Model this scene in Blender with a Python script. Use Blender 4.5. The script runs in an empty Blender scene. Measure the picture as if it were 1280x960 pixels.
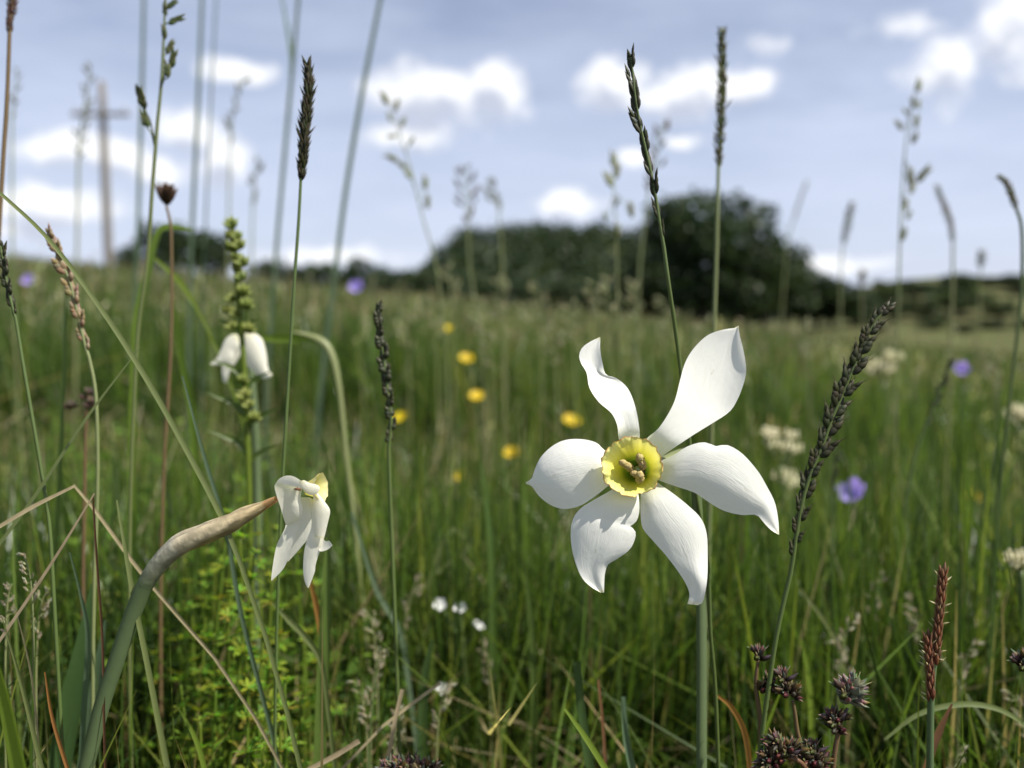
import bpy, math, random
import numpy as np
from mathutils import Vector, Matrix

random.seed(7)
rng = np.random.default_rng(11)
R = math.radians
scene = bpy.context.scene
C = scene.collection

# ------------------------------------------------------------------ camera
CAM = Vector((0.0, 0.0, 0.32))
F_PX = 1005.0                      # focal length in pixels of the 1280 px wide frame
PITCH = math.atan(80.0 / F_PX)     # eye level lies 80 px above the middle of the frame
FWD = Vector((0, math.cos(PITCH), -math.sin(PITCH)))
UP = Vector((0, math.sin(PITCH), math.cos(PITCH)))
RIGHT = Vector((1, 0, 0))
cam_data = bpy.data.cameras.new('camera')
cam = bpy.data.objects.new('camera', cam_data)
C.objects.link(cam)
cam.location = CAM
cam.rotation_euler = (R(90) - PITCH, 0, 0)
cam_data.sensor_width = 36.0
cam_data.lens = 36.0 * F_PX / 1280.0
cam_data.clip_start = 0.01
cam_data.clip_end = 20000
cam_data.dof.use_dof = True
cam_data.dof.focus_distance = 0.195
cam_data.dof.aperture_fstop = 9.0
scene.camera = cam

# ------------------------------------------------------------------ light
SUN_AZ, SUN_EL = R(112), R(52)      # azimuth to the right of the viewing direction
SUN_DIR = Vector((math.sin(SUN_AZ) * math.cos(SUN_EL), math.cos(SUN_AZ) * math.cos(SUN_EL), math.sin(SUN_EL)))
sun_data = bpy.data.lights.new('sun', 'SUN')
sun_data.energy = 5.0
sun_data.angle = R(0.53)
sun_data.color = (1.0, 0.96, 0.89)
sun = bpy.data.objects.new('sun', sun_data)
C.objects.link(sun)
sun.location = (50, -10, 70)
sun.rotation_euler = (-SUN_DIR).to_track_quat('-Z', 'Y').to_euler()

scene.view_settings.view_transform = 'Standard'
scene.view_settings.look = 'None'
scene.view_settings.exposure = 0.68
scene.view_settings.gamma = 1.0
scene.view_settings.use_curve_mapping = False
scene.cycles.use_denoising = True
scene.cycles.max_bounces = 5
scene.cycles.diffuse_bounces = 2
scene.cycles.transmission_bounces = 5
scene.cycles.transparent_max_bounces = 4
scene.cycles.caustics_reflective = False
scene.cycles.caustics_refractive = False


def pixel_dir(px, py):
    return FWD + RIGHT * ((px - 640) / F_PX) - UP * ((py - 480) / F_PX)


def P(px, py, d):
    """point in the meadow at depth d that stands at this place of the view"""
    return CAM + pixel_dir(px, py) * d


# ------------------------------------------------------------------ world: sky with clouds
world = bpy.data.worlds.new('World')
scene.world = world
world.use_nodes = True


class NT:
    def __init__(self, tree):
        self.t = tree

    def node(self, kind, **kw):
        n = self.t.nodes.new(kind)
        for k, v in kw.items():
            setattr(n, k, v)
        return n

    def put(self, sock, v):
        if hasattr(v, 'is_linked') or hasattr(v, 'links'):
            self.t.links.new(v, sock)
        elif v is not None:
            sock.default_value = v

    def math(self, op, a, b=None, c=None, clamp=False):
        n = self.node('ShaderNodeMath', operation=op, use_clamp=clamp)
        for s, v in zip(n.inputs, (a, b, c)):
            self.put(s, v)
        return n.outputs[0]

    def vmath(self, op, a, b=None, scale=None):
        n = self.node('ShaderNodeVectorMath', operation=op)
        self.put(n.inputs[0], a)
        if b is not None:
            self.put(n.inputs[1], b)
        if scale is not None:
            self.put(n.inputs['Scale'], scale)
        return n.outputs['Value'] if op in ('LENGTH', 'DOT_PRODUCT') else n.outputs[0]

    def noise(self, vec, scale, detail=4, rough=0.55, dist=0.0):
        n = self.node('ShaderNodeTexNoise')
        self.put(n.inputs['Vector'], vec)
        n.inputs['Scale'].default_value = scale
        n.inputs['Detail'].default_value = detail
        n.inputs['Roughness'].default_value = rough
        n.inputs['Distortion'].default_value = dist
        return n.outputs['Fac'], n.outputs['Color']

    def smooth(self, v, a, b, lo=0.0, hi=1.0):
        n = self.node('ShaderNodeMapRange', interpolation_type='SMOOTHSTEP')
        self.put(n.inputs['Value'], v)
        for k, x in zip(('From Min', 'From Max', 'To Min', 'To Max'), (a, b, lo, hi)):
            n.inputs[k].default_value = x
        return n.outputs['Result']

    def mix(self, fac, a, b, blend='MIX'):
        n = self.node('ShaderNodeMix', data_type='RGBA', blend_type=blend)
        self.put(n.inputs[0], fac)
        self.put(n.inputs[6], a)
        self.put(n.inputs[7], b)
        return n.outputs[2]


def sky_angles(px, py):
    v = pixel_dir(px, py).normalized()
    return math.atan2(v.x, v.y), math.asin(v.z)


# cumulus banks of the afternoon: place (as seen from the meadow), half sizes
CLOUDS = [
    (545, 118, 92, 38), (618, 118, 42, 44), (512, 165, 60, 24),
    (770, 104, 55, 34), (850, 112, 62, 30), (918, 112, 46, 24),
    (120, 192, 85, 22), (195, 208, 40, 22), (232, 160, 42, 26), (290, 200, 30, 36),
    (65, 258, 78, 24), (296, 84, 42, 16), (712, 256, 46, 24),
    (10, 285, 70, 16, .3), (790, 195, 24, 14), (850, 172, 22, 9),
    (1180, 80, 75, 62, .42), (1268, 40, 70, 75, .35), (1130, 30, 70, 30, .5), (960, 60, 80, 26, .62),
    (420, 318, 130, 18, .3), (700, 300, 120, 14, .5), (1010, 330, 130, 16, .35),
    # out of the view: the same kind of cloud goes on round the sky
    (-420, 140, 150, 50), (-900, 220, 200, 40), (1700, 120, 160, 55), (2300, 230, 240, 46), (500, -420, 140, 70), (1250, -560, 190, 80),
]
grp = bpy.data.node_groups.new('cloud_field', 'ShaderNodeTree')
grp.interface.new_socket('Vector', in_out='INPUT', socket_type='NodeSocketVector')
grp.interface.new_socket('Field', in_out='OUTPUT', socket_type='NodeSocketFloat')
g = NT(grp)
gi = g.node('NodeGroupInput')
go = g.node('NodeGroupOutput')
vec = gi.outputs[0]
nf, nc = g.noise(vec, 9.0, 5, 0.6)
warp = g.vmath('SCALE', g.vmath('SUBTRACT', nc, (0.5, 0.5, 0.5)), scale=0.05)
wv = g.vmath('ADD', vec, warp)
acc = None
for (cx, cy, rx, ry, *thin) in CLOUDS:
    a, e = sky_angles(cx, cy)
    q = g.vmath('MULTIPLY', g.vmath('SUBTRACT', wv, (a, e, 0)), (F_PX / rx, F_PX / ry, 0))
    l = g.vmath('LENGTH', q)
    if thin:
        l = g.math('ADD', l, thin[0])
    acc = l if acc is None else g.math('SMOOTH_MIN', acc, l, 0.18)
fine, _ = g.noise(vec, 24.0, 8, 0.60)
f = g.math('SUBTRACT', 1.28, acc)
f = g.math('ADD', f, g.math('MULTIPLY', g.math('SUBTRACT', fine, 0.5), 1.5))
g.put(go.inputs[0], f)

w = NT(world.node_tree)
world.node_tree.nodes.clear()
out = w.node('ShaderNodeOutputWorld')
bg = w.node('ShaderNodeBackground')
bg.inputs['Strength'].default_value = 0.077
w.t.links.new(bg.outputs[0], out.inputs[0])
sky = w.node('ShaderNodeTexSky', sky_type='NISHITA')
sky.sun_disc = False
sky.sun_elevation = SUN_EL
sky.sun_rotation = SUN_AZ
sky.altitude = 300
sky.air_density = 1.0
sky.dust_density = 1.6
sky.ozone_density = 1.2
tc = w.node('ShaderNodeTexCoord')
sep = w.node('ShaderNodeSeparateXYZ')
w.put(sep.inputs[0], tc.outputs['Generated'])
az = w.math('ARCTAN2', sep.outputs[0], sep.outputs[1])
el = w.math('ARCSINE', sep.outputs[2])
comb = w.node('ShaderNodeCombineXYZ')
w.put(comb.inputs[0], az)
w.put(comb.inputs[1], el)
ang = comb.outputs[0]
# thin veil: paler towards the horizon and in long streaks
streak, _ = w.noise(w.vmath('MULTIPLY', ang, (1.6, 7.0, 1.0)), 2.2, 6, 0.6, 0.4)
veil = w.math('ADD', w.smooth(el, 0.0, 0.42, 0.82, 0.42), w.math('MULTIPLY', w.math('SUBTRACT', streak, 0.5), 0.8), clamp=True)
tinted = w.mix(1.0, sky.outputs[0], (1.0, 0.93, 0.97, 1), 'MULTIPLY')
base = w.mix(veil, tinted, (6.1, 6.7, 8.3, 1))


def cloud_at(v):
    n = w.node('ShaderNodeGroup')
    n.node_tree = grp
    w.put(n.inputs[0], v)
    return n.outputs[0]


c0 = cloud_at(ang)
c1 = cloud_at(w.vmath('ADD', ang, (0.006, 0.022, 0)))
mask = w.smooth(c0, 0.10, 0.85)
thick = w.math('SUBTRACT', c1, w.math('MULTIPLY', c0, 0.15))
shade = w.smooth(thick, 0.30, 0.95)
ccol = w.mix(shade, (9.3, 9.4, 9.6, 1), (5.0, 5.4, 6.5, 1))
final = w.mix(w.math('MULTIPLY', mask, 0.93), base, ccol)
w.put(bg.inputs['Color'], final)


# ------------------------------------------------------------------ terrain
def terrain_np(x, y):
    x = np.asarray(x, float)
    y = np.asarray(y, float)
    r = np.sqrt(x * x + y * y) + 1e-9
    g_ = np.where(r < 40, r, 40 + 6 * (1 - np.exp(-(np.maximum(r, 40) - 40) / 6.0)))
    z = (0.018 * y / r - 0.098 * x / r) * g_
    amp = np.clip((r - 0.5) / 4.0, 0, 1)
    z += amp * (0.02 * np.sin(x * 1.1 + 1) * np.sin(y * 0.9) + 0.03 * np.sin(x * 0.35 + 2) * np.cos(y * 0.28))
    z -= np.clip((r - 52) / 60.0, 0, 1) * 1.5
    u = np.arctan2(x, y)
    # wooded ridge straight ahead
    ru = np.exp(-np.abs((u - 0.055) / 0.165) ** 7)
    z += 27 * ru * np.clip((r - 200) / 90, 0, 1) ** 1.5
    # slope with shrubs on the right
    rr = 1 / (1 + np.exp(-(u - 0.36) / 0.035))
    z += 10.5 * rr * np.clip((r - 62) / 85, 0, 1) * np.clip((2.2 - u) / 0.5, 0, 1)
    # low land far behind
    z += 9 * np.clip((r - 250) / 500, 0, 1) * (0.5 + 0.5 * np.sin(u * 5 + 1.0))
    return z


def terrain(x, y):
    return float(terrain_np(x, y))


# ------------------------------------------------------------------ mesh helpers
def np_mesh(name, V, F, col=None, uv=None, smooth=True):
    V = np.asarray(V, np.float32)
    F = np.asarray(F, np.int32)
    me = bpy.data.meshes.new(name)
    me.vertices.add(len(V))
    me.vertices.foreach_set('co', V.ravel())
    k = F.shape[1]
    me.loops.add(F.size)
    me.loops.foreach_set('vertex_index', F.ravel())
    me.polygons.add(len(F))
    me.polygons.foreach_set('loop_start', np.arange(0, F.size, k, dtype=np.int32))
    me.update(calc_edges=True)
    if smooth:
        me.polygons.foreach_set('use_smooth', np.ones(len(F), bool))
    if col is not None:
        a = me.color_attributes.new('Col', 'FLOAT_COLOR', 'POINT')
        c4 = np.ones((len(V), 4), np.float32)
        c4[:, :3] = col
        a.data.foreach_set('color', c4.ravel())
    if uv is not None:
        l = me.uv_layers.new(name='UV')
        l.data.foreach_set('uv', np.asarray(uv, np.float32)[F.ravel()].ravel())
    me.validate()
    return me


def py_mesh(name, V, F, col=None, smooth=True):
    me = bpy.data.meshes.new(name)
    me.from_pydata([tuple(v) for v in V], [], F)
    me.update()
    if smooth:
        me.polygons.foreach_set('use_smooth', np.ones(len(me.polygons), bool))
    if col is not None:
        a = me.color_attributes.new('Col', 'FLOAT_COLOR', 'POINT')
        c4 = np.ones((len(V), 4), np.float32)
        c4[:, :3] = np.asarray(col)
        a.data.foreach_set('color', c4.ravel())
    return me


def tag(o, label=None, cat=None, group=None, kind=None):
    for k, v in (('label', label), ('category', cat), ('group', group), ('kind', kind)):
        if v:
            o[k] = v
    return o


def thing(name, label, cat, loc, group=None):
    o = bpy.data.objects.new(name, None)
    o.empty_display_size = 0.01
    C.objects.link(o)
    o.location = loc
    return tag(o, label, cat, group)


def part(name, me, mat, parent, origin=None, kind=None, label=None):
    """mesh in world coordinates -> child of its thing; origin = the thing's place"""
    o = bpy.data.objects.new(name, me)
    if not me.materials:
        me.materials.append(mat)
    C.objects.link(o)
    if parent is not None:
        o.parent = parent
    if origin is not None:
        o.location = -Vector(origin)
    if kind:
        o['kind'] = kind
    if label:
        o['label'] = label
    return o


def inst(name, me, parent, M, origin):
    """a repeat: shared mesh placed by a world matrix under its thing"""
    o = bpy.data.objects.new(name, me)
    C.objects.link(o)
    o.parent = parent
    o.matrix_local = Matrix.Translation(-Vector(origin)) @ M
    return o


def catmull(pts, per=6):
    pts = [Vector(p) for p in pts]
    if len(pts) < 3:
        return [pts[0].lerp(pts[-1], i / (per * 2)) for i in range(per * 2 + 1)]
    q = [pts[0] * 2 - pts[1]] + pts + [pts[-1] * 2 - pts[-2]]
    res = []
    for i in range(1, len(q) - 2):
        p0, p1, p2, p3 = q[i - 1], q[i], q[i + 1], q[i + 2]
        for k in range(per):
            t = k / per
            res.append(0.5 * ((2 * p1) + (p2 - p0) * t + (2 * p0 - 5 * p1 + 4 * p2 - p3) * t * t + (3 * p1 - p0 - 3 * p2 + p3) * t ** 3))
    res.append(pts[-1])
    return res


def to_ground(path):
    """carry a stem on to where it is rooted"""
    path = list(path)
    t = (path[-1] - path[-2]).normalized()
    p = path[-1].copy()
    step = 0.02
    for i in range(60):
        if p.z <= terrain(p.x, p.y) - 0.004:
            break
        t = (t * 0.86 + Vector((0, 0.02, -1)) * 0.2).normalized()
        p = p + t * step
        path.append(p.copy())
    return path


def interp(vals, n):
    x = np.linspace(0, len(vals) - 1, n)
    return np.interp(x, range(len(vals)), vals)


def tube(path, radii, sides=8, cap=True, squash=1.0, col=None):
    n = len(path)
    rad = radii if len(radii) == n else interp(radii, n)
    V, F, K = [], [], []
    nrm = None
    for i, p in enumerate(path):
        t = (path[min(i + 1, n - 1)] - path[max(i - 1, 0)])
        t = t.normalized() if t.length > 1e-12 else Vector((0, 0, 1))
        if nrm is None:
            nrm = t.orthogonal().normalized()
        nrm = (nrm - t * nrm.dot(t))
        nrm = nrm.normalized() if nrm.length > 1e-9 else t.orthogonal().normalized()
        b = t.cross(nrm)
        for s in range(sides):
            a = 2 * math.pi * s / sides
            V.append(p + (nrm * math.cos(a) + b * math.sin(a) * squash) * float(rad[i]))
            if col is not None:
                K.append(col(i / (n - 1), s))
    for i in range(n - 1):
        for s in range(sides):
            s2 = (s + 1) % sides
            F.append((i * sides + s, i * sides + s2, (i + 1) * sides + s2, (i + 1) * sides + s))
    if cap:
        F.append(tuple(range(sides))[::-1])
        F.append(tuple((n - 1) * sides + s for s in range(sides)))
    return V, F, (K if col is not None else None)


def ribbon(path, widths, facing, fold=0.25, twist=0.0):
    n = len(path)
    wd = widths if len(widths) == n else interp(widths, n)
    V, F = [], []
    for i, p in enumerate(path):
        t = (path[min(i + 1, n - 1)] - path[max(i - 1, 0)]).normalized()
        f_ = Matrix.Rotation(twist * i / (n - 1), 3, t) @ facing
        side = t.cross(f_)
        side = side.normalized() if side.length > 1e-9 else t.orthogonal().normalized()
        nn = side.cross(t)
        h = float(wd[i]) * 0.5
        V += [p - side * h, p + nn * (-fold * h), p + side * h]
    for i in range(n - 1):
        for k in range(2):
            F.append((i * 3 + k, i * 3 + k + 1, i * 3 + 4 + k, i * 3 + 3 + k))
    return V, F


# ------------------------------------------------------------------ materials
def leaf_material(name, color=None, transl=0.4, rough=0.45, spec=0.4, var=0.18, streak=0.0, tcol=None, bump=0.0, scale=400.0):
    m = bpy.data.materials.new(name)
    m.use_nodes = True
    n = NT(m.node_tree)
    m.node_tree.nodes.clear()
    o = n.node('ShaderNodeOutputMaterial')
    if color is None:
        c = n.node('ShaderNodeAttribute', attribute_name='Col').outputs['Color']
    else:
        c = None
    geo = n.node('ShaderNodeTexCoord').outputs['Object']
    nz, _ = n.noise(geo, scale, 4, 0.6)
    nz2, _ = n.noise(geo, scale * 0.13, 3, 0.5)
    hsv = n.node('ShaderNodeHueSaturation')
    n.put(hsv.inputs['Color'], c if c is not None else (*color, 1))
    info = n.node('ShaderNodeObjectInfo')
    n.put(hsv.inputs['Hue'], n.math('ADD', 0.5 - 0.012, n.math('MULTIPLY', info.outputs['Random'], 0.024)))
    v = n.math('ADD', 1.0 - var, n.math('MULTIPLY', nz, var))
    v = n.math('ADD', v, n.math('MULTIPLY', nz2, var))
    n.put(hsv.inputs['Value'], v)
    col = hsv.outputs[0]
    pb = n.node('ShaderNodeBsdfPrincipled')
    n.put(pb.inputs['Base Color'], col)
    pb.inputs['Roughness'].default_value = rough
    pb.inputs['Specular IOR Level'].default_value = spec
    if bump:
        b = n.node('ShaderNodeBump')
        b.inputs['Strength'].default_value = bump
        b.inputs['Distance'].default_value = 0.0006
        n.put(b.inputs['Height'], nz)
        n.put(pb.inputs['Normal'], b.outputs[0])
    if transl > 0:
        tr = n.node('ShaderNodeBsdfTranslucent')
        tint = n.mix(1.0, col, (*(tcol or (1.25, 1.3, 0.7)), 1), 'MULTIPLY')
        n.put(tr.inputs['Color'], tint)
        mx = n.node('ShaderNodeMixShader')
        mx.inputs[0].default_value = transl
        n.put(mx.inputs[1], pb.outputs[0])
        n.put(mx.inputs[2], tr.outputs[0])
        n.put(o.inputs[0], mx.outputs[0])
    else:
        n.put(o.inputs[0], pb.outputs[0])
    return m


M = {}
M['grass'] = leaf_material('grass', None, 0.48, 0.36, 0.40, 0.25, scale=90)
M['grass_blade'] = leaf_material('grass_blade', (0.085, 0.135, 0.028), 0.4, 0.42, 0.45, 0.22)
M['grass_dark'] = leaf_material('grass_dark', (0.045, 0.085, 0.025), 0.3, 0.4, 0.4, 0.22)
M['grass_bright'] = leaf_material('grass_bright', (0.16, 0.23, 0.03), 0.5, 0.42, 0.4, 0.2)
M['grass_pale'] = leaf_material('grass_pale', (0.17, 0.20, 0.07), 0.4, 0.4, 0.5, 0.2)
M['grass_blue'] = leaf_material('grass_blue', (0.09, 0.135, 0.075), 0.3, 0.4, 0.45, 0.2)
M['straw'] = leaf_material('straw', (0.36, 0.29, 0.17), 0.25, 0.6, 0.2, 0.75, tcol=(1.1, 1.0, 0.8))
M['orange_leaf'] = leaf_material('orange_leaf', (0.34, 0.17, 0.045), 0.35, 0.5, 0.3, 0.3, tcol=(1.2, 1.0, 0.6))
M['red_stem'] = leaf_material('red_stem', (0.13, 0.060, 0.030), 0.15, 0.5, 0.3, 0.3)
M['stem_green'] = leaf_material('stem_green', (0.085, 0.125, 0.035), 0.15, 0.42, 0.4, 0.2)
M['stem_pale'] = leaf_material('stem_pale', (0.20, 0.22, 0.09), 0.2, 0.45, 0.4, 0.2)
M['stem_brown'] = leaf_material('stem_brown', (0.13, 0.085, 0.04), 0.1, 0.5, 0.3, 0.3)
M['flower_stem'] = leaf_material('flower_stem', (0.095, 0.135, 0.060), 0.15, 0.42, 0.3, 0.18, bump=0.1, scale=250)
M['scales'] = leaf_material('scales', None, 0.42, 0.5, 0.35, 0.3, tcol=(1.15, 1.1, 0.8))
M['foliage'] = leaf_material('foliage', None, 0.3, 0.5, 0.3, 0.3, scale=3)
M['herb'] = leaf_material('herb', None, 0.55, 0.5, 0.15, 0.2, scale=120)
M['yellow_petal'] = leaf_material('yellow_petal', (0.80, 0.60, 0.02), 0.45, 0.45, 0.3, 0.1, tcol=(1.1, 1, 0.6))
M['violet_petal'] = leaf_material('violet_petal', (0.42, 0.34, 0.74), 0.5, 0.6, 0.15, 0.1, tcol=(1.1, 1, 1.1))
M['cream_petal'] = leaf_material('cream_petal', (0.72, 0.70, 0.50), 0.4, 0.5, 0.3, 0.1, tcol=(1.05, 1.05, 0.9))
M['white_petal'] = leaf_material('white_petal', (0.82, 0.82, 0.78), 0.4, 0.5, 0.3, 0.05, tcol=(1.05, 1.05, 1.0))
M['bark'] = leaf_material('bark', (0.07, 0.055, 0.04), 0, 0.85, 0.2, 0.4, scale=14)
M['pole_wood'] = leaf_material('pole_wood', (0.16, 0.14, 0.12), 0, 0.8, 0.2, 0.3, scale=9)
M['porcelain'] = leaf_material('porcelain', (0.35, 0.35, 0.34), 0, 0.3, 0.5, 0.05)
M['anther'] = leaf_material('anther', (0.46, 0.36, 0.15), 0.1, 0.75, 0.2, 0.45, bump=0.9, scale=1800)
M['pistil'] = leaf_material('pistil', (0.40, 0.44, 0.16), 0.2, 0.5, 0.3, 0.2)


def petal_material(name, tint=(0.90, 0.89, 0.815), base=(0.62, 0.66, 0.22), transl=0.40):
    m = bpy.data.materials.new(name)
    m.use_nodes = True
    n = NT(m.node_tree)
    m.node_tree.nodes.clear()
    o = n.node('ShaderNodeOutputMaterial')
    uv = n.node('ShaderNodeUVMap').outputs[0]
    s = n.node('ShaderNodeSeparateXYZ')
    n.put(s.inputs[0], uv)
    veins, _ = n.noise(n.vmath('MULTIPLY', uv, (2.2, 46.0, 1.0)), 1.0, 4, 0.55, 0.2)
    crinkle, _ = n.noise(n.vmath('MULTIPLY', uv, (9.0, 6.0, 1.0)), 1.0, 4, 0.55, 0.4)
    edge = n.math('MULTIPLY', n.smooth(s.outputs[0], 0.0, 0.24, 1, 0), n.smooth(crinkle, 0.2, 0.75, 0.35, 1.0))
    tipf = n.math('MULTIPLY', n.smooth(s.outputs[0], 0.955, 1.0, 0, 0.7), 1.0)
    col = n.mix(n.math('MULTIPLY', edge, 0.75), (*tint, 1), (*base, 1))
    col = n.mix(tipf, col, (0.80, 0.76, 0.42, 1))
    col = n.mix(n.smooth(veins, 0.45, 0.75, 0, 0.2), col, (tint[0] * 0.88, tint[1] * 0.87, tint[2] * 0.82, 1))
    spots, _ = n.noise(n.vmath('MULTIPLY', uv, (13.0, 7.0, 1.0)), 1.0, 2, 0.5)
    col = n.mix(n.smooth(spots, 0.70, 0.78, 0, 0.45), col, (0.62, 0.55, 0.36, 1))
    hgt = n.math('ADD', n.math('MULTIPLY', veins, 0.5), n.math('MULTIPLY', crinkle, 0.9))
    b = n.node('ShaderNodeBump')
    b.inputs['Strength'].default_value = 0.22
    b.inputs['Distance'].default_value = 0.0008
    n.put(b.inputs['Height'], hgt)
    pb = n.node('ShaderNodeBsdfPrincipled')
    n.put(pb.inputs['Base Color'], col)
    n.put(pb.inputs['Normal'], b.outputs[0])
    pb.inputs['Roughness'].default_value = 0.5
    pb.inputs['Specular IOR Level'].default_value = 0.3
    tr = n.node('ShaderNodeBsdfTranslucent')
    n.put(tr.inputs['Color'], col)
    n.put(tr.inputs['Normal'], b.outputs[0])
    mx = n.node('ShaderNodeMixShader')
    mx.inputs[0].default_value = transl
    n.put(mx.inputs[1], pb.outputs[0])
    n.put(mx.inputs[2], tr.outputs[0])
    n.put(o.inputs[0], mx.outputs[0])
    return m


M['petal'] = petal_material('petal')
M['petal_cream'] = petal_material('petal_cream', (0.91, 0.88, 0.74), (0.72, 0.70, 0.30), 0.45)
M['corona'] = leaf_material('corona', None, 0.42, 0.5, 0.3, 0.15, tcol=(1.05, 1.0, 0.7), bump=0.35, scale=420)
M['spathe'] = leaf_material('spathe', None, 0.22, 0.6, 0.3, 0.4, tcol=(1.05, 1.0, 0.85), bump=0.55, scale=330)

# ground
gm = bpy.data.materials.new('meadow_ground')
gm.use_nodes = True
n = NT(gm.node_tree)
gm.node_tree.nodes.clear()
o = n.node('ShaderNodeOutputMaterial')
pos = n.node('ShaderNodeTexCoord').outputs['Object']
a1, _ = n.noise(pos, 60, 6, 0.7)
a2, _ = n.noise(pos, 0.9, 6, 0.65)
a3, _ = n.noise(pos, 0.03, 5, 0.6)
cc = n.mix(n.smooth(a1, 0.35, 0.7), (0.030, 0.030, 0.014, 1), (0.12, 0.095, 0.05, 1))
cc = n.mix(n.smooth(a2, 0.35, 0.65, 0.25, 0.9), cc, (0.075, 0.095, 0.028, 1))
cc = n.mix(n.smooth(a3, 0.45, 0.7, 0, 0.6), cc, (0.14, 0.125, 0.06, 1))
pb = n.node('ShaderNodeBsdfPrincipled')
n.put(pb.inputs['Base Color'], cc)
pb.inputs['Roughness'].default_value = 0.95
pb.inputs['Specular IOR Level'].default_value = 0.1
bp = n.node('ShaderNodeBump')
bp.inputs['Strength'].default_value = 0.8
bp.inputs['Distance'].default_value = 0.02
n.put(bp.inputs['Height'], a1)
n.put(pb.inputs['Normal'], bp.outputs[0])
n.put(o.inputs[0], pb.outputs[0])

# ------------------------------------------------------------------ ground sheet to the horizon
NR, NA = 190, 288
rad = np.geomspace(0.004, 6000, NR)
ang_ = np.linspace(-math.pi, math.pi, NA, endpoint=False)
X = (rad[:, None] * np.sin(ang_)[None]).ravel()
Y = (rad[:, None] * np.cos(ang_)[None]).ravel()
V = np.stack([X, Y, terrain_np(X, Y)], 1)
ii, jj = np.meshgrid(np.arange(NR - 1), np.arange(NA), indexing='ij')
j2 = (jj + 1) % NA
F = np.stack([ii * NA + jj, ii * NA + j2, (ii + 1) * NA + j2, (ii + 1) * NA + jj], -1).reshape(-1, 4)[:, ::-1]
me = np_mesh('ground', V, F)
gr = part('ground', me, gm, None)
tag(gr, kind='structure')

# ------------------------------------------------------------------ trees, wood, shrubs
def leaf_cloud(blobs, n, size, cols, hollow=0.55):
    """leaf sprays spread through the lobes of a crown"""
    vols = np.array([b[3] * b[4] * b[5] for b in blobs]) ** 0.7
    pick = rng.choice(len(blobs), n, p=vols / vols.sum())
    B = np.array(blobs)[pick]
    d = rng.normal(size=(n, 3))
    d /= np.linalg.norm(d, axis=1)[:, None]
    rr = hollow + (1 - hollow) * rng.random(n) ** 0.6
    rr *= 1 + 0.12 * rng.normal(size=n)
    cpos = B[:, :3] + d * rr[:, None] * B[:, 3:6]
    a = rng.normal(size=(n, 3)) + d * 0.6
    a /= np.linalg.norm(a, axis=1)[:, None]
    b = np.cross(a, rng.normal(size=(n, 3)))
    b /= np.linalg.norm(b, axis=1)[:, None]
    s = size * rng.uniform(0.6, 1.4, n)[:, None]
    V = np.stack([cpos - a * s, cpos + b * s * 0.55, cpos + a * s, cpos - b * s * 0.55], 1).reshape(-1, 3)
    F = np.arange(n * 4).reshape(-1, 4)
    c = np.array(cols)[rng.integers(0, len(cols), n)] * rng.uniform(0.75, 1.25, n)[:, None]
    return V, F, np.repeat(c, 4, 0)


DARK_GREENS = [(0.026, 0.046, 0.017), (0.046, 0.070, 0.022), (0.020, 0.036, 0.017)]
MID_GREENS = [(0.050, 0.078, 0.026), (0.065, 0.090, 0.030), (0.040, 0.062, 0.026)]


def make_crown(seed, nlobes, nleaf, size, cols, flat=1.0):
    rs = np.random.default_rng(seed)
    blobs = [(0, 0, 0.46, 0.27, 0.27, 0.30 * flat)]
    for i in range(nlobes):
        a = rs.uniform(0, 2 * math.pi)
        rr = rs.uniform(0.12, 0.36)
        z = rs.uniform(0.28, 0.92)
        rr *= math.sqrt(max(0.15, 1 - ((z - 0.5) / 0.55) ** 2))
        s = rs.uniform(0.08, 0.20)
        blobs.append((math.cos(a) * rr, math.sin(a) * rr, z, s, s, s * 0.8))
    V, F, c = leaf_cloud(blobs, nleaf, size, cols)
    V[:, 2] = np.maximum(V[:, 2], 0.04)
    return np_mesh('crown', V, F, c, smooth=False), blobs


def make_trunk(blobs):
    V, F = [], []
    paths = [([Vector((0, 0, -0.04)), Vector((0.01, 0, 0.2)), Vector((0, 0.01, 0.6))], [0.035, 0.026, 0.008])]
    for b in blobs[1:7]:
        e = Vector(b[:3])
        paths.append(([Vector((0, 0, 0.2)), e * 0.5 + Vector((0, 0, 0.12)), e], [0.016, 0.01, 0.004]))
    for pts, rads in paths:
        v, f, _ = tube(catmull(pts, 4), rads, 6)
        k = len(V)
        V += v
        F += [tuple(i + k for i in q) for q in f]
    return py_mesh('trunk', V, F)


CROWNS = []
for sd, nl, cols in ((1, 22, DARK_GREENS), (2, 16, DARK_GREENS), (3, 14, MID_GREENS), (4, 18, MID_GREENS)):
    cm, bl = make_crown(sd, nl, 2600, 0.035, cols)
    cm.materials.append(M['foliage'])
    tm = make_trunk(bl)
    tm.materials.append(M['bark'])
    CROWNS.append((cm, tm))


def tree(px, d, top_py, width_px, kind, name, label, cat, group, sink=0.0):
    """px: place along the skyline, d: distance, top_py: height of its top, width in px"""
    base = P(px, 400, d)
    x, y = base.x, base.y
    z = terrain(x, y) - sink
    top = P(px, top_py, d).z
    h = max(top - z, 0.6)
    wd = width_px / F_PX * d
    o = thing(name, label, cat, (x, y, z), group)
    cm, tm = CROWNS[kind]
    rz = random.uniform(0, 6.28)
    for nm, me in (('trunk', tm), ('crown', cm)):
        q = bpy.data.objects.new(nm, me)
        C.objects.link(q)
        q.parent = o
        q.scale = (wd / 0.86, wd / 0.86, h / 0.97)
        q.rotation_euler = (0, 0, rz)
    return o


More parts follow.
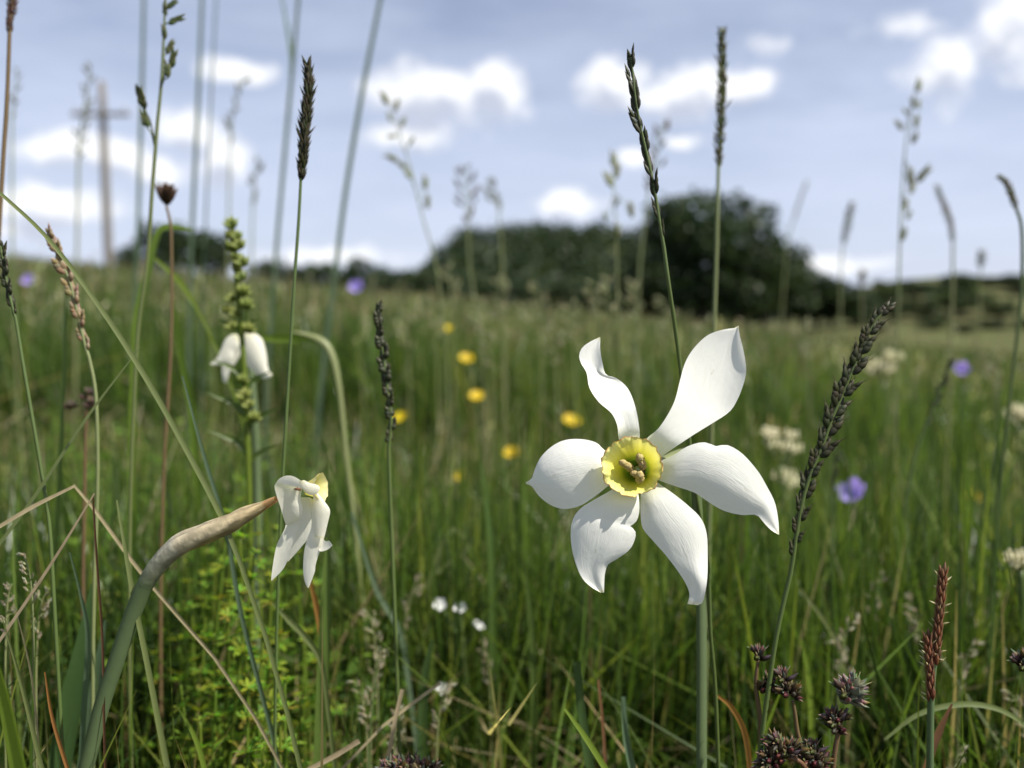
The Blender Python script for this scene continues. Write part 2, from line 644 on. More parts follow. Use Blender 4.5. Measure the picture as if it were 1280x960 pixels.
# the big tree gets a finer crown of its own
cm, bl = make_crown(31, 34, 9000, 0.022, DARK_GREENS)
cm.materials.append(M['foliage'])
tm = make_trunk(bl)
tm.materials.append(M['bark'])
CROWNS.append((cm, tm))
tree(878, 62, 248, 190, 4, 'tree', 'tall round-crowned dark tree standing out highest against the sky', 'tree', None)
tree(955, 66, 306, 120, 0, 'tree', 'lower dark tree on the right shoulder of the tall round-crowned tree', 'tree', None)
tree(930, 60, 300, 120, 1, 'tree', 'dark bush filling in under the right side of the tall round-crowned tree', 'bush', None)
tree(812, 60, 318, 90, 1, 'tree', 'dark bushy tree on the left flank of the tall round-crowned tree', 'tree', None)
G1 = 'trees sloping down beside the tall tree'
for px, ty, wp in ((1002, 342, 90), (1040, 354, 80), (982, 326, 90), (1022, 350, 90), (1065, 362, 70)):
    tree(px, 72, ty, wp, 1, 'tree', 'dark tree in the row sloping down from the tall tree to the shrubs', 'tree', G1)
G2 = 'trees of the low line behind the left meadow'
for i, (px, ty, wp) in enumerate(((335, 322, 50), (372, 330, 46), (408, 326, 60), (448, 324, 60), (490, 332, 56), (528, 334, 56), (562, 340, 50), (600, 345, 60), (745, 350, 70), (690, 352, 70), (645, 350, 60))):
    tree(px, 85 + (i % 3) * 6, ty, wp, (1, 0, 2)[i % 3] if i % 4 else 0, 'tree', 'small tree in the low dark line between the meadow and the wooded ridge', 'tree', G2)
tree(222, 50, 280, 90, 0, 'tree', 'dark square-topped tree behind the crown-shaped brown seed head', 'tree', None)
tree(268, 54, 288, 60, 1, 'tree', 'dark tree just right of the square-topped tree', 'tree', None)
tree(165, 52, 306, 44, 1, 'tree', 'low dark bush at the foot of the utility pole', 'bush', None)
G3 = 'shrubs on the right-hand slope'
rs = random.Random(5)
for px, d, ty, wp in ((1070, 84, 360, 60), (1105, 90, 352, 56), (1140, 96, 350, 66), (1188, 88, 344, 76), (1232, 110, 346, 70), (1272, 100, 343, 60), (1310, 96, 345, 70),
                      (1075, 70, 385, 46), (1118, 74, 378, 44), (1152, 72, 372, 52), (1196, 76, 362, 80), (1250, 72, 374, 48), (1240, 66, 402, 46), (1170, 66, 396, 44), (1205, 64, 404, 36), (1098, 64, 400, 40), (1290, 66, 396, 50)):
    tree(px, d, ty, wp, rs.choice((1, 2, 3, 3)), 'shrub', 'rounded green shrub on the grassy slope right of the tall tree', 'shrub', G3, sink=0.1)

# far wood on the ridge: one mass
blobs = []
for i in range(900):
    u = rng.uniform(-0.16, 0.36)
    r_ = rng.uniform(215, 330)
    if rng.random() < 0.25:
        r_ = rng.uniform(215, 245)
    x, y = r_ * math.sin(u), r_ * math.cos(u)
    s = rng.uniform(2.6, 4.6)
    z = terrain(x, y)
    blobs.append((x, y, z + s * 0.9, s, s, s * 1.15))
Vw, Fw, cw = leaf_cloud(blobs, 60000, 0.9, DARK_GREENS, 0.7)
tag(part('wood', np_mesh('wood', Vw, Fw, cw, smooth=False), M['foliage'], None), 'dark wood covering the flat-topped ridge', 'wood', kind='stuff')

# ------------------------------------------------------------------ utility pole
dpo = 30.0
b = P(136, 330, dpo)
pz = terrain(b.x, b.y)
pole = thing('utility_pole', 'grey wooden utility pole with a crossarm standing in the meadow', 'pole', (b.x, b.y, pz))
topz = P(136, 107, dpo).z
v, f, _ = tube([Vector((b.x, b.y, pz - 0.3 + (topz - pz + 0.3) * i / 8)) for i in range(9)], [0.17, 0.12], 12)
part('shaft', py_mesh('shaft', v, f), M['pole_wood'], pole, (b.x, b.y, pz))
az_ = P(136, 148, dpo).z


def box(cx, cy, cz, sx, sy, sz):
    V = [(cx + sx * i, cy + sy * j, cz + sz * k) for i in (-.5, .5) for j in (-.5, .5) for k in (-.5, .5)]
    return V, [(0, 1, 3, 2), (4, 6, 7, 5), (0, 4, 5, 1), (2, 3, 7, 6), (0, 2, 6, 4), (1, 5, 7, 3)]


v, f = box(b.x, b.y - 0.17, az_, 2.1, 0.11, 0.13)
arm = part('crossarm', py_mesh('crossarm', v, f, smooth=False), M['pole_wood'], pole, (b.x, b.y, pz))
for dx in (-0.9, -0.45, 0.9):
    c = Vector((b.x + dx, b.y - 0.17, az_ + 0.05))
    v, f, _ = tube([c, c + Vector((0, 0, .06)), c + Vector((0, 0, .1)), c + Vector((0, 0, .17)), c + Vector((0, 0, .22))], [0.02, 0.02, 0.055, 0.05, 0.03], 10)
    part('insulator', py_mesh('insulator', v, f), M['porcelain'], arm)

# ------------------------------------------------------------------ meadow grass (uncountable: one object each)
def sample_roots(n, r0, r1, half, p=1.0):
    u = rng.random(n) ** p
    r = r0 * (r1 / r0) ** u
    t = rng.uniform(-half, half, n)
    return r * np.sin(t), r * np.cos(t), r


def blades(x, y, h, wd, lean, bend, col, rows=5, tipcol=None):
    n = len(x)
    z = terrain_np(x, y) - 0.003
    a = rng.uniform(0, 2 * math.pi, n)
    dx, dy = np.cos(a), np.sin(a)
    fa = a + rng.normal(0, 0.9, n) + math.pi / 2
    sx, sy = np.cos(fa), np.sin(fa)
    V = np.zeros((n, rows, 2, 3))
    K = np.zeros((n, rows, 2, 3))
    for k in range(rows):
        t = k / (rows - 1)
        off = h * (lean * t + bend * t * t)
        zz = z + h * (t - 0.45 * (bend + lean * 0.4) * t * t)
        zz = np.maximum(zz, z - 0.002)
        w_ = wd * 0.5 * (0.75 + 0.5 * t - 1.2 * t ** 3 if t < 1 else 0.04)
        for q, sg in ((0, -1), (1, 1)):
            V[:, k, q, 0] = x + dx * off + sx * w_ * sg
            V[:, k, q, 1] = y + dy * off + sy * w_ * sg
            V[:, k, q, 2] = zz
            K[:, k, q] = col if tipcol is None else col * (1 - t * t) + tipcol * t * t
    base = (np.arange(n) * rows * 2)[:, None]
    F = np.concatenate([base + np.array([2 * k, 2 * k + 1, 2 * k + 3, 2 * k + 2])[None] for k in range(rows - 1)], 1).reshape(-1, 4)
    return V.reshape(-1, 3), F, K.reshape(-1, 3)


def patch(x, y, f=1.0):
    """clumps and drifts: 0..1"""
    a = np.sin(x * 3.1 * f + 1.3 * np.sin(y * 1.7 * f)) * np.sin(y * 2.3 * f + 1.1 * np.sin(x * 2.9 * f + 1))
    b = np.sin(x * 9.7 * f + 2 + np.sin(y * 8.1 * f)) * np.sin(y * 7.9 * f + 0.5)
    c = np.sin(x * 0.61 * f + 0.7) * np.sin(y * 0.43 * f + 2.1 + np.sin(x * 0.3 * f))
    return np.clip(0.5 + 0.28 * a + 0.2 * b + 0.28 * c, 0, 1)


def palette(n, cols, probs, jit=0.22):
    c = np.array(cols)[rng.choice(len(cols), n, p=np.array(probs) / sum(probs))]
    return c * np.exp(rng.normal(0, jit, n))[:, None]


GREENS = [(0.054, 0.104, 0.020), (0.080, 0.130, 0.025), (0.036, 0.072, 0.020), (0.130, 0.175, 0.034), (0.062, 0.104, 0.042)]
STRAWS = [(0.30, 0.24, 0.13), (0.40, 0.34, 0.21), (0.20, 0.15, 0.085), (0.24, 0.22, 0.10)]


def clear_of_flower(x, y, r):
    """nothing grows right between the lens and the flowers"""
    return ~((r < 0.36) & (np.abs(np.arctan2(x, y)) < 0.75))


def cap_height(x, y, h, extra=0.008):
    """grazed and lodged sward: its tips stay about level with the slope's own skyline"""
    r = np.sqrt(x * x + y * y)
    t = terrain_np(x, y)
    line = 0.31 + (0.018 * y - 0.098 * x) + extra * r * rng.random(len(x))
    near = 0.32 - y * rng.uniform(0.06, 0.42, len(x))
    lim = np.where(r < 1.3, near, line) - t
    return np.minimum(h, np.maximum(lim, 0.05) * rng.uniform(0.8, 1.0, len(x)))


parts_ = []
# near and middle sward
n = 70000
x, y, r = sample_roots(n, 0.30, 7.0, 0.80)
ok = clear_of_flower(x, y, r)
x, y, r = x[ok], y[ok], r[ok]
n = len(x)
h = np.clip(rng.gamma(9, 0.031, n), 0.07, 0.46)
pm = patch(x, y)
h = cap_height(x, y, h * (0.6 + 0.75 * pm))
wd = (0.0022 + 0.0016 * rng.random(n) ** 2) * np.clip(0.75 + r * 0.55, 0.8, 3.2)
col = palette(n, GREENS, (4, 4, 3, 1.5, 1.5), 0.3)
col *= (1 + (patch(x + 3, y + 5) - 0.5)[:, None] * np.array([0.75, 0.4, 0.5]))
V1, F1, K1 = blades(x, y, h, wd, rng.normal(0.0, 0.16, n), np.abs(rng.normal(0.0, 0.28, n)), col, 5, col * np.array([1.25, 1.1, 0.9]))
# far sward
n = 55000
x, y, r = sample_roots(n, 5.0, 49.0, 0.85, 0.9)
h = cap_height(x, y, np.clip(rng.gamma(14, 0.022, n), 0.15, 0.6))
wd = 0.0042 * np.clip(r * 0.45, 1.5, 14)
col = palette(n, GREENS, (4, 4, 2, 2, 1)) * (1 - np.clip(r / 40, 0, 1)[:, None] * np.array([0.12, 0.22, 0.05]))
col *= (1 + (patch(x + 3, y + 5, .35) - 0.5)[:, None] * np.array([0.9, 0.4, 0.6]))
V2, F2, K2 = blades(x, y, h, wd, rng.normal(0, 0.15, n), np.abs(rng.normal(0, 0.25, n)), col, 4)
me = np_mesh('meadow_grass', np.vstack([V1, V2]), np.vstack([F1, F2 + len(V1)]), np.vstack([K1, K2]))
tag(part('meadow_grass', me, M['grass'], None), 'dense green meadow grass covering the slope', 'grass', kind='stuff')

# lower grass close to the lens, tips well below the flowers
n = 1500
x, y, r = sample_roots(n, 0.23, 0.42, 0.80)
ok = (np.abs(np.arctan2(x, y) - 0.16) > 0.13) | (r > 0.34)
x, y, r = x[ok], y[ok], r[ok]
n = len(x)
h = np.maximum(0.32 - y * rng.uniform(0.30, 0.62, n) - terrain_np(x, y), 0.04)
col = palette(n, GREENS + STRAWS[:2], (4, 4, 3, 3, 2, 1.5, 1.5), 0.3)
V1, F1, K1 = blades(x, y, h, 0.0010 + 0.0016 * rng.random(n) ** 2, rng.normal(0, 0.25, n), np.abs(rng.normal(0, 0.3, n)), col, 7, col * np.array([1.35, 1.15, 0.9]))
tag(part('near_grass', np_mesh('near_grass', V1, F1, K1), M['grass'], None), 'fine mixed grass around the feet of the flowers', 'grass', kind='stuff')

# pale culms, leaves and straw; sunlit brightness is put into the blade colours
n = 2400
x, y, r = sample_roots(n, 0.37, 2.2, 0.78)
h = cap_height(x, y, np.clip(rng.normal(0.24, 0.07, n), 0.08, 0.4))
col = palette(n, [(0.18, 0.24, 0.06), (0.24, 0.27, 0.11), (0.34, 0.30, 0.17), (0.14, 0.21, 0.04)], (3, 2, 2, 4), 0.25)
V1, F1, K1 = blades(x, y, h, (0.0010 + 0.0022 * rng.random(n) ** 2) * np.clip(.8 + .5 * r, 1, 2), rng.normal(0, 0.3, n), np.abs(rng.normal(0, 0.5, n)), col, 7)
tag(part('pale_grass', np_mesh('pale_grass', V1, F1, K1), M['grass'], None), 'pale leaves and culms coloured as if sunlit, mixed through the near meadow', 'grass', kind='stuff')

# short under-growth near the lens, also beside and behind it
n = 20000
x, y, r = sample_roots(n, 0.28, 1.6, math.pi)
keep = (np.abs(np.arctan2(x, y)) < 0.9) | (rng.random(n) < 0.35)
x, y, r = x[keep], y[keep], r[keep]
n = len(x)
h = rng.uniform(0.03, 0.11, n)
V1, F1, K1 = blades(x, y, h, 0.0022 + 0.002 * rng.random(n), rng.normal(0, 0.35, n), np.abs(rng.normal(0, 0.4, n)), palette(n, GREENS, (4, 4, 3, 3, 2), 0.35), 4)
tag(part('short_grass', np_mesh('short_grass', V1, F1, K1), M['grass'], None), 'short dark under-growth of grass near the ground', 'grass', kind='stuff')

# dead straw between the green
n = 9000
x, y, r = sample_roots(n, 0.30, 14.0, 0.85)
ok = clear_of_flower(x, y, r)
x, y, r = x[ok], y[ok], r[ok]
n = len(x)
h = cap_height(x, y, rng.uniform(0.05, 0.30, n))
V1, F1, K1 = blades(x, y, h, (0.0014 + 0.0016 * rng.random(n)) * np.clip(0.8 + r * 0.4, 1, 3), rng.normal(0, 0.7, n), np.abs(rng.normal(0, 0.6, n)), palette(n, STRAWS, (3, 2, 3, 2)), 5)
tag(part('dead_grass', np_mesh('dead_grass', V1, F1, K1), M['grass'], None), 'dead bleached straw lying between the green grass', 'grass', kind='stuff')


# flat thatch of old stalks
n = 9000
x, y, r = sample_roots(n, 0.34, 1.6, 0.75)
h = rng.uniform(0.03, 0.10, n)
V1, F1, K1 = blades(x, y, h, 0.0012 + 0.0016 * rng.random(n), rng.normal(0, 1.6, n), np.abs(rng.normal(0, 1.2, n)), palette(n, STRAWS, (3, 3, 3, 1)), 4)
V1[:, 2] += np.repeat(rng.uniform(0.0, 0.10, n) * (rng.random(n) < .7), 8)
tag(part('thatch', np_mesh('thatch', V1, F1, K1), M['grass'], None), 'tangled thatch of old brown stalks at the foot of the grass', 'grass', kind='stuff')


# flowering grass: thin culms with feathery heads, browner with distance
def head_cloud(x, y, h, wd, hl, col, hcol, per=7):
    V1, F1, K1 = blades(x, y, h, wd, rng.normal(0, 0.08, len(x)), np.abs(rng.normal(0, 0.12, len(x))), col, 4)
    tip = V1.reshape(len(x), 4, 2, 3)[:, 3].mean(1)
    pre = V1.reshape(len(x), 4, 2, 3)[:, 2].mean(1)
    d = tip - pre
    d /= np.linalg.norm(d, axis=1)[:, None]
    n_ = len(x) * per
    idx = np.repeat(np.arange(len(x)), per)
    t = np.tile(np.linspace(0, 1, per), len(x))
    side = rng.normal(size=(n_, 3))
    side[:, 2] *= 0.3
    ctr = tip[idx] - d[idx] * (t * hl[idx])[:, None] + side * (hl[idx] * 0.10 * (0.3 + t))[:, None]
    a = d[idx] + side * 0.35
    a /= np.linalg.norm(a, axis=1)[:, None]
    b_ = np.cross(a, rng.normal(size=(n_, 3)))
    b_ /= np.linalg.norm(b_, axis=1)[:, None]
    s = (hl[idx] * 0.16)[:, None]
    q = np.stack([ctr - a * s, ctr + b_ * s * 0.35, ctr + a * s, ctr - b_ * s * 0.35], 1).reshape(-1, 3)
    return np.vstack([V1, q]), np.vstack([F1, np.arange(n_ * 4).reshape(-1, 4) + len(V1)]), np.vstack([K1, np.repeat(hcol[idx], 4, 0)])


HEADS = [(0.22, 0.20, 0.11), (0.17, 0.14, 0.07), (0.16, 0.18, 0.07), (0.15, 0.10, 0.075)]
n = 9000
x, y, r = sample_roots(n, 1.4, 48.0, 0.8, 0.8)
h = np.clip(rng.normal(0.42, 0.06, n), 0.25, 0.6)
h = cap_height(x, y, h, 0.013)
m_ = patch(x, y)
V1, F1, K1 = head_cloud(x, y, h, 0.0012 * np.clip(r * 0.5, 1, 8), 0.03 * np.clip(0.7 + r * 0.12, 1, 5), palette(n, GREENS, (1, 3, 1, 3, 1)), palette(n, HEADS, (3, 3, 2, 2)))
tag(part('flowering_grass', np_mesh('flowering_grass', V1, F1, K1), M['grass'], None), 'flowering beige grass heads across the far meadow', 'grass', kind='stuff')

n = 1100
x, y, r = sample_roots(n, 0.9, 7.0, 0.75)
h = cap_height(x, y, np.clip(rng.normal(0.40, 0.05, n), 0.25, 0.55), 0.035)
V1, F1, K1 = head_cloud(x, y, h, np.full(n, 0.0012), 0.022 + 0.02 * rng.random(n), palette(n, GREENS, (1, 3, 1, 3, 1)), palette(n, [(0.46, 0.43, 0.28), (0.36, 0.36, 0.18), (0.34, 0.26, 0.17)], (3, 3, 2)), 8)
tag(part('pale_seed_heads', np_mesh('pale_seed_heads', V1, F1, K1), M['grass'], None), 'pale seed heads scattered through the middle of the meadow', 'grass', kind='stuff')

# low herbs: small round leaves in the sward
def herb_leaves(n, xr, half, r0, r1, size, cols, hmax):
    x, y, r = sample_roots(n, r0, r1, half)
    x = x + xr * y
    z = terrain_np(x, y) + hmax * rng.random(n) ** 1.5
    c = np.stack([x, y, z], 1)
    a = rng.normal(size=(n, 3)) * np.array([1, 1, 0.5])
    a /= np.linalg.norm(a, axis=1)[:, None]
    b_ = np.cross(a, np.array([0, 0, 1]) + 0.6 * rng.normal(size=(n, 3)))
    b_ /= np.linalg.norm(b_, axis=1)[:, None]
    s = size * rng.uniform(0.6, 1.4, n)[:, None]
    up = np.cross(a, b_) * s * 0.25
    q = np.stack([c - a * s, c - a * s * .3 + b_ * s * 0.5 + up, c + a * s * .4 + b_ * s * .45 + up, c + a * s, c + a * s * .4 - b_ * s * .45 + up, c - a * s * .3 - b_ * s * .5 + up], 1).reshape(-1, 3)
    return q, np.arange(n * 6).reshape(-1, 6), np.repeat(palette(n, cols, [1] * len(cols)), 6, 0)


A = herb_leaves(15000, -0.36, 0.22, 0.32, 0.85, 0.0036, [(0.10, 0.18, 0.028), (0.15, 0.23, 0.035), (0.06, 0.11, 0.025)], 0.17)
B = herb_leaves(9000, 0.0, 0.75, 0.36, 1.4, 0.0045, [(0.06, 0.11, 0.025), (0.09, 0.14, 0.03), (0.06, 0.09, 0.03)], 0.05)
me = np_mesh('low_herbs', np.vstack([A[0], B[0]]), np.vstack([A[1], B[1] + len(A[0])]), np.vstack([A[2], B[2]]))
tag(part('low_herbs', me, M['herb'], None), 'small-leaved low herbs in the bottom of the sward', 'herbs', kind='stuff')


# ------------------------------------------------------------------ petals
def resample(pts, n):
    pts = [Vector((p[0], p[1], 0)) for p in pts]
    c = catmull(pts, 8)
    L = [0]
    for i in range(1, len(c)):
        L.append(L[-1] + (c[i] - c[i - 1]).length)
    t = np.linspace(0, L[-1], n)
    return np.stack([np.interp(t, L, [p.x for p in c]), np.interp(t, L, [p.y for p in c])], 1)


def petal(name, Z, left, right, d0, along, cup, root, origin, mat, lift=None, wave=0.0, seed=0, n=34, m=13):
    """left/right edge from base to tip; along(t) = depth run in metres, cup = hollow across"""
    rs = np.random.default_rng(seed)
    L = resample([Z(p) for p in left], n)
    Rr = resample([Z(p) for p in right], n)
    V, UVs = [], []
    ph = rs.uniform(0, 6.28, 4)
    for i in range(n):
        t = i / (n - 1)
        for j in range(m):
            s = j / (m - 1)
            q = L[i] * (1 - s) + Rr[i] * s
            k = 1 - (2 * s - 1) ** 2
            wpx = np.linalg.norm(L[i] - Rr[i]) / 70.0
            d = d0 + along(t) + cup * k * min(wpx, 1.3)
            d += wave * math.sin(6 * t + ph[0] + 3 * s) * (2 * s - 1) ** 2 + wave * 0.5 * math.sin(11 * t + ph[1]) * (s - 0.5)
            if lift:
                d += lift(t, s)
            V.append(P(q[0], q[1], d))
            UVs.append((t, s))
    F = [(i * m + j, i * m + j + 1, (i + 1) * m + j + 1, (i + 1) * m + j) for i in range(n - 1) for j in range(m - 1)]
    me = np_mesh(name, np.array(V), np.array(F), None, np.array(UVs))
    return part(name, me, mat, root, origin)


def Z1(p):
    return (630 + p[0] * 0.39583, 390 + p[1] * 0.39583)


def Z6(p):
    return (320 + p[0] / 6.0, 580 + p[1] / 6.0)


D0 = 0.190
stem_px = [(868, 580, .2145), (872, 640, .216), (876, 720, .217), (877, 820, .217), (877, 900, .217), (877, 985, .217)]
sp = to_ground(catmull([P(*q) for q in stem_px], 5))
root_at = sp[-1]
nar = thing('narcissus', 'fully open white narcissus with a small yellow cup on a straight dark green stem', 'narcissus', root_at)
v, f, _ = tube(sp, [0.00165, 0.00175, 0.0018, 0.002], 12, squash=0.7)
part('stem', py_mesh('stem', v, f), M['flower_stem'], nar, root_at)
# neck: flower tube with the papery sheath behind the petals
neck = catmull([P(797, 588, D0 + .010), P(815, 584, D0 + .017), P(842, 574, D0 + .022), P(862, 572, D0 + .0235), P(869, 584, D0 + .0245)], 6)
v, f, _ = tube(neck, [0.0022, 0.0017, 0.0017, 0.0024, 0.0026, 0.0018], 12)
part('flower_tube', py_mesh('flower_tube', v, f), M['stem_pale'], nar, root_at)

TILT = 0.10


def run(ang_up, k1, k2=0.0):
    return lambda t: 0.004 + 0.0075 * math.exp(-(t / 0.11) ** 2) + k1 * t + k2 * t * t


petal('petal', Z1, [(452, 470), (445, 408), (490, 365), (535, 290), (556, 215), (570, 165), (595, 120), (640, 75), (690, 56), (733, 50), (741, 43)],
      [(470, 480), (500, 455), (540, 427), (600, 387), (660, 350), (712, 315), (738, 275), (757, 225), (765, 180), (756, 120), (744, 72), (742, 43)],
      D0, run(1, 0.006, 0.002), 0.0022, nar, root_at, M['petal'], wave=0.0006, seed=1)
petal('petal', Z1, [(440, 480), (498, 468), (535, 452), (580, 424), (630, 411), (672, 424), (702, 419), (750, 445), (800, 500), (830, 550), (855, 600), (866, 655), (869, 702)],
      [(445, 510), (490, 532), (540, 550), (600, 570), (640, 596), (690, 626), (750, 641), (797, 641), (820, 665), (845, 690), (868, 703)],
      D0, run(0, 0.001, 0.002), -0.0024, nar, root_at, M['petal'], wave=0.0010, seed=2, lift=lambda t, s: -0.0016 * math.exp(-((t - 0.36) / 0.12) ** 2) * (1 - s))
petal('petal', Z1, [(432, 520), (432, 575), (431, 630), (438, 682), (470, 722), (510, 767), (550, 820), (575, 860), (586, 893), (579, 922)],
      [(450, 505), (487, 540), (530, 570), (580, 610), (622, 652), (640, 700), (643, 770), (641, 850), (628, 915), (612, 926)],
      D0, run(-1, -0.003, 0.003), -0.0022, nar, root_at, M['petal'], wave=0.0008, seed=3, lift=lambda t, s: -0.0022 * math.exp(-((t - 0.85) / 0.12) ** 2) * s)
petal('petal', Z1, [(390, 520), (345, 558), (290, 590), (240, 622), (215, 662), (211, 720), (222, 780), (245, 838), (275, 868), (305, 886)],
      [(412, 520), (425, 580), (427, 632), (416, 664), (398, 676), (414, 690), (414, 716), (395, 752), (350, 784), (328, 798), (318, 832), (316, 886)],
      D0, run(-1, -0.002, 0.002), -0.0018, nar, root_at, M['petal'], wave=0.0010, seed=4, lift=lambda t, s: -0.0030 * max(0, s - 0.5) * t)
petal('petal', Z1, [(380, 470), (320, 438), (290, 412), (240, 401), (190, 405), (150, 425), (115, 460), (96, 500), (88, 525), (68, 538)],
      [(378, 510), (328, 550), (290, 580), (240, 612), (190, 622), (150, 611), (115, 586), (96, 562), (86, 549), (70, 543)],
      D0, run(0, 0.001, 0.002), -0.0026, nar, root_at, M['petal'], wave=0.0006, seed=5)
petal('petal', Z1, [(382, 450), (362, 400), (358, 360), (340, 320), (300, 285), (270, 240), (261, 192), (245, 165), (237, 140), (246, 114), (270, 95), (301, 80)],
      [(410, 450), (428, 402), (425, 350), (412, 290), (390, 240), (355, 209), (322, 197), (311, 160), (304, 120), (304, 80)],
      D0, run(1, 0.004, 0.003), 0.0014, nar, root_at, M['petal'], wave=0.0006, seed=6, lift=lambda t, s: 0.006 * (s - 0.5) * math.sin(min(1, max(0, (t - 0.35) / 0.4)) * math.pi))

# corona: shallow crimped cup, throat a little off its middle
rings = [(0.0010, 0.0105, 0, (0.10, 0.16, 0.02)), (0.0024, 0.0085, 0, (0.12, 0.19, 0.02)), (0.0031, 0.0060, 0, (0.20, 0.26, 0.02)), (0.0038, 0.0042, .1, (0.50, 0.50, 0.05)), (0.0047, 0.0026, .25, (0.72, 0.68, 0.12)),
         (0.0056, 0.0012, .5, (0.80, 0.76, 0.20)), (0.0063, 0.0000, .8, (0.80, 0.77, 0.26)), (0.0068, -0.0008, 1, (0.80, 0.77, 0.30)), (0.0071, -0.0010, 1.2, (0.78, 0.70, 0.30))]
NS = 72
V, K = [], []
cxp, cyp, txp, typ = 790.0, 583.0, 797.0, 588.0
for k, (r_, dz, cr, c_) in enumerate(rings):
    fmix = k / (len(rings) - 1)
    px_, py_ = txp + (cxp - txp) * fmix, typ + (cyp - typ) * fmix
    ctr = P(px_, py_, D0 + dz)
    for s in range(NS):
        a = 2 * math.pi * s / NS
        rr = r_ * (1 + cr * (0.016 * math.sin(a * 7 + 1) + 0.018 * math.sin(a * 17 + 2) + 0.016 * math.sin(a * 29)))
        dd = cr * (0.0005 * math.sin(a * 9) + 0.0004 * math.sin(a * 5 + 1) + 0.00025 * math.sin(a * 23 + 2))
        V.append(ctr + RIGHT * math.cos(a) * rr + UP * math.sin(a) * rr * 0.97 + FWD * dd)
        K.append(c_)
F = [(k * NS + s, k * NS + (s + 1) % NS, (k + 1) * NS + (s + 1) % NS, (k + 1) * NS + s) for k in range(len(rings) - 1) for s in range(NS)]
cor = part('corona', py_mesh('corona', V, F, K), M['corona'], nar, root_at)
# red-brown edge of the cup
V, K = [], []
last = [None] * NS
for q, (dr, dn) in enumerate(((0.00705, -0.00098), (0.00722, -0.0011), (0.00725, -0.0009))):
    ctr = P(cxp, cyp, D0 + dn)
    for s in range(NS):
        a = 2 * math.pi * s / NS
        rr = dr * (1 + 1.2 * (0.016 * math.sin(a * 7 + 1) + 0.018 * math.sin(a * 17 + 2) + 0.016 * math.sin(a * 29)))
        dd = 1.2 * (0.0005 * math.sin(a * 9) + 0.0004 * math.sin(a * 5 + 1) + 0.00025 * math.sin(a * 23 + 2))
        V.append(ctr + RIGHT * math.cos(a) * rr + UP * math.sin(a) * rr * 0.97 + FWD * dd)
        K.append((0.50, 0.24, 0.08) if (math.sin(a * 13) + math.sin(a * 7 + 1)) > -0.3 else (0.68, 0.50, 0.16))
F = [(k * NS + s, k * NS + (s + 1) % NS, (k + 1) * NS + (s + 1) % NS, (k + 1) * NS + s) for k in range(2) for s in range(NS)]
part('rim', py_mesh('rim', V, F, K), M['corona'], cor, label='crimped red-brown edge of the yellow cup')


def knobbly(path, radii, seed, sides=10):
    rs = random.Random(seed)
    v, f, _ = tube(path, radii, sides)
    return [p + Vector((rs.uniform(-1, 1), rs.uniform(-1, 1), rs.uniform(-1, 1))) * 0.00016 for p in v], f


for i, (a_, b_, rr_) in enumerate((((775, 577), (785, 583), .0008), ((783, 582), (789, 585), .00085), ((798, 569), (802, 578), .0009), ((801, 577), (805, 586), .0008), ((800, 590), (799, 603), .00095), ((791, 590), (795, 594), .0007))):
    q0, q1 = P(*a_, D0 - .0004 + .0005 * (i % 2)), P(*b_, D0 + .0018)
    v, f = knobbly([q0.lerp(q1, t / 6) for t in range(7)], [rr_ * x for x in (.45, 1.05, 1.2, .95, 1.2, 1.05, .5)], i)
    part('anther', py_mesh('anther', v, f), M['anther'], nar, root_at)
q0, q1 = P(797, 587, D0 + .001), P(797, 588, D0 + .010)
v, f, _ = tube([q0, q0.lerp(q1, .08), q0.lerp(q1, .2), q0.lerp(q1, .5), q1], [.0005, .0009, .0005, .0005, .0005], 10)
part('pistil', py_mesh('pistil', v, f), M['pistil'], nar, root_at)

# ------------------------------------------------------------------ side-on fading narcissus
DL = 0.198
lp = [(345, 624), (330, 632), (305, 645), (280, 657), (250, 669), (222, 683), (200, 704), (182, 730), (165, 770), (146, 825), (128, 880), (110, 950), (100, 990)]
full = to_ground(catmull([P(q[0], q[1], DL + 0.012 * i / 12) for i, q in enumerate(lp)], 5))
ra = full[-1]
nl = thing('narcissus', 'fading cream-white narcissus seen from the side, nodding from a papery brown sheath', 'narcissus', ra)
k_sp = 5 * 7
stem_path = full[k_sp - 4:]
v, f, _ = tube(stem_path, [.0021, .0021, .00205, .0020, .0019, .0019, .0019], 14)
part('stem', py_mesh('stem', v, f), M['flower_stem'], nl, ra)
sh = full[:k_sp + 1]
rads = interp([.0007, .0011, .0020, .0024, .0025, .0026, .0023, .00213], len(sh))


def sheath_col(t, s):
    tan, grey, dark = np.array((0.58, 0.41, 0.21)), np.array((0.56, 0.51, 0.40)), np.array((0.40, 0.22, 0.10))
    c = tan * (1 - t) + grey * t if t < 0.7 else grey * (1 - (t - .7) / .3) + np.array((0.11, 0.145, 0.066)) * (t - .7) / .3
    if s % 5 == 0 and t < 0.85:
        c = c * 0.6
    if t < 0.85:
        c = c * (0.85 + 0.3 * (math.sin(t * 41 + s * 1.7) > 0.3))
    if t < 0.12:
        c = dark
    return c


v, f, K = tube(sh, rads, 16, cap=False, col=sheath_col)
rs = random.Random(3)
cen = [sum((v[i * 16 + s] for s in range(16)), Vector()) / 16 for i in range(len(sh))]
for i in range(len(sh)):
    for s in range(16):
        q = v[i * 16 + s]
        amp_ = 0.10 * math.sin(s * 1.9 + i * 0.35) + 0.07 * math.sin(s * 3.1 - i * 0.5)
        v[i * 16 + s] = cen[i] + (q - cen[i]) * (1 + amp_ * min(1.0, (1 - i / (len(sh) - 1)) * 3))
part('sheath', py_mesh('sheath', v, f, K), M['spathe'], nl, ra, label='papery brown and grey flower sheath')
pk = M['petal_cream']
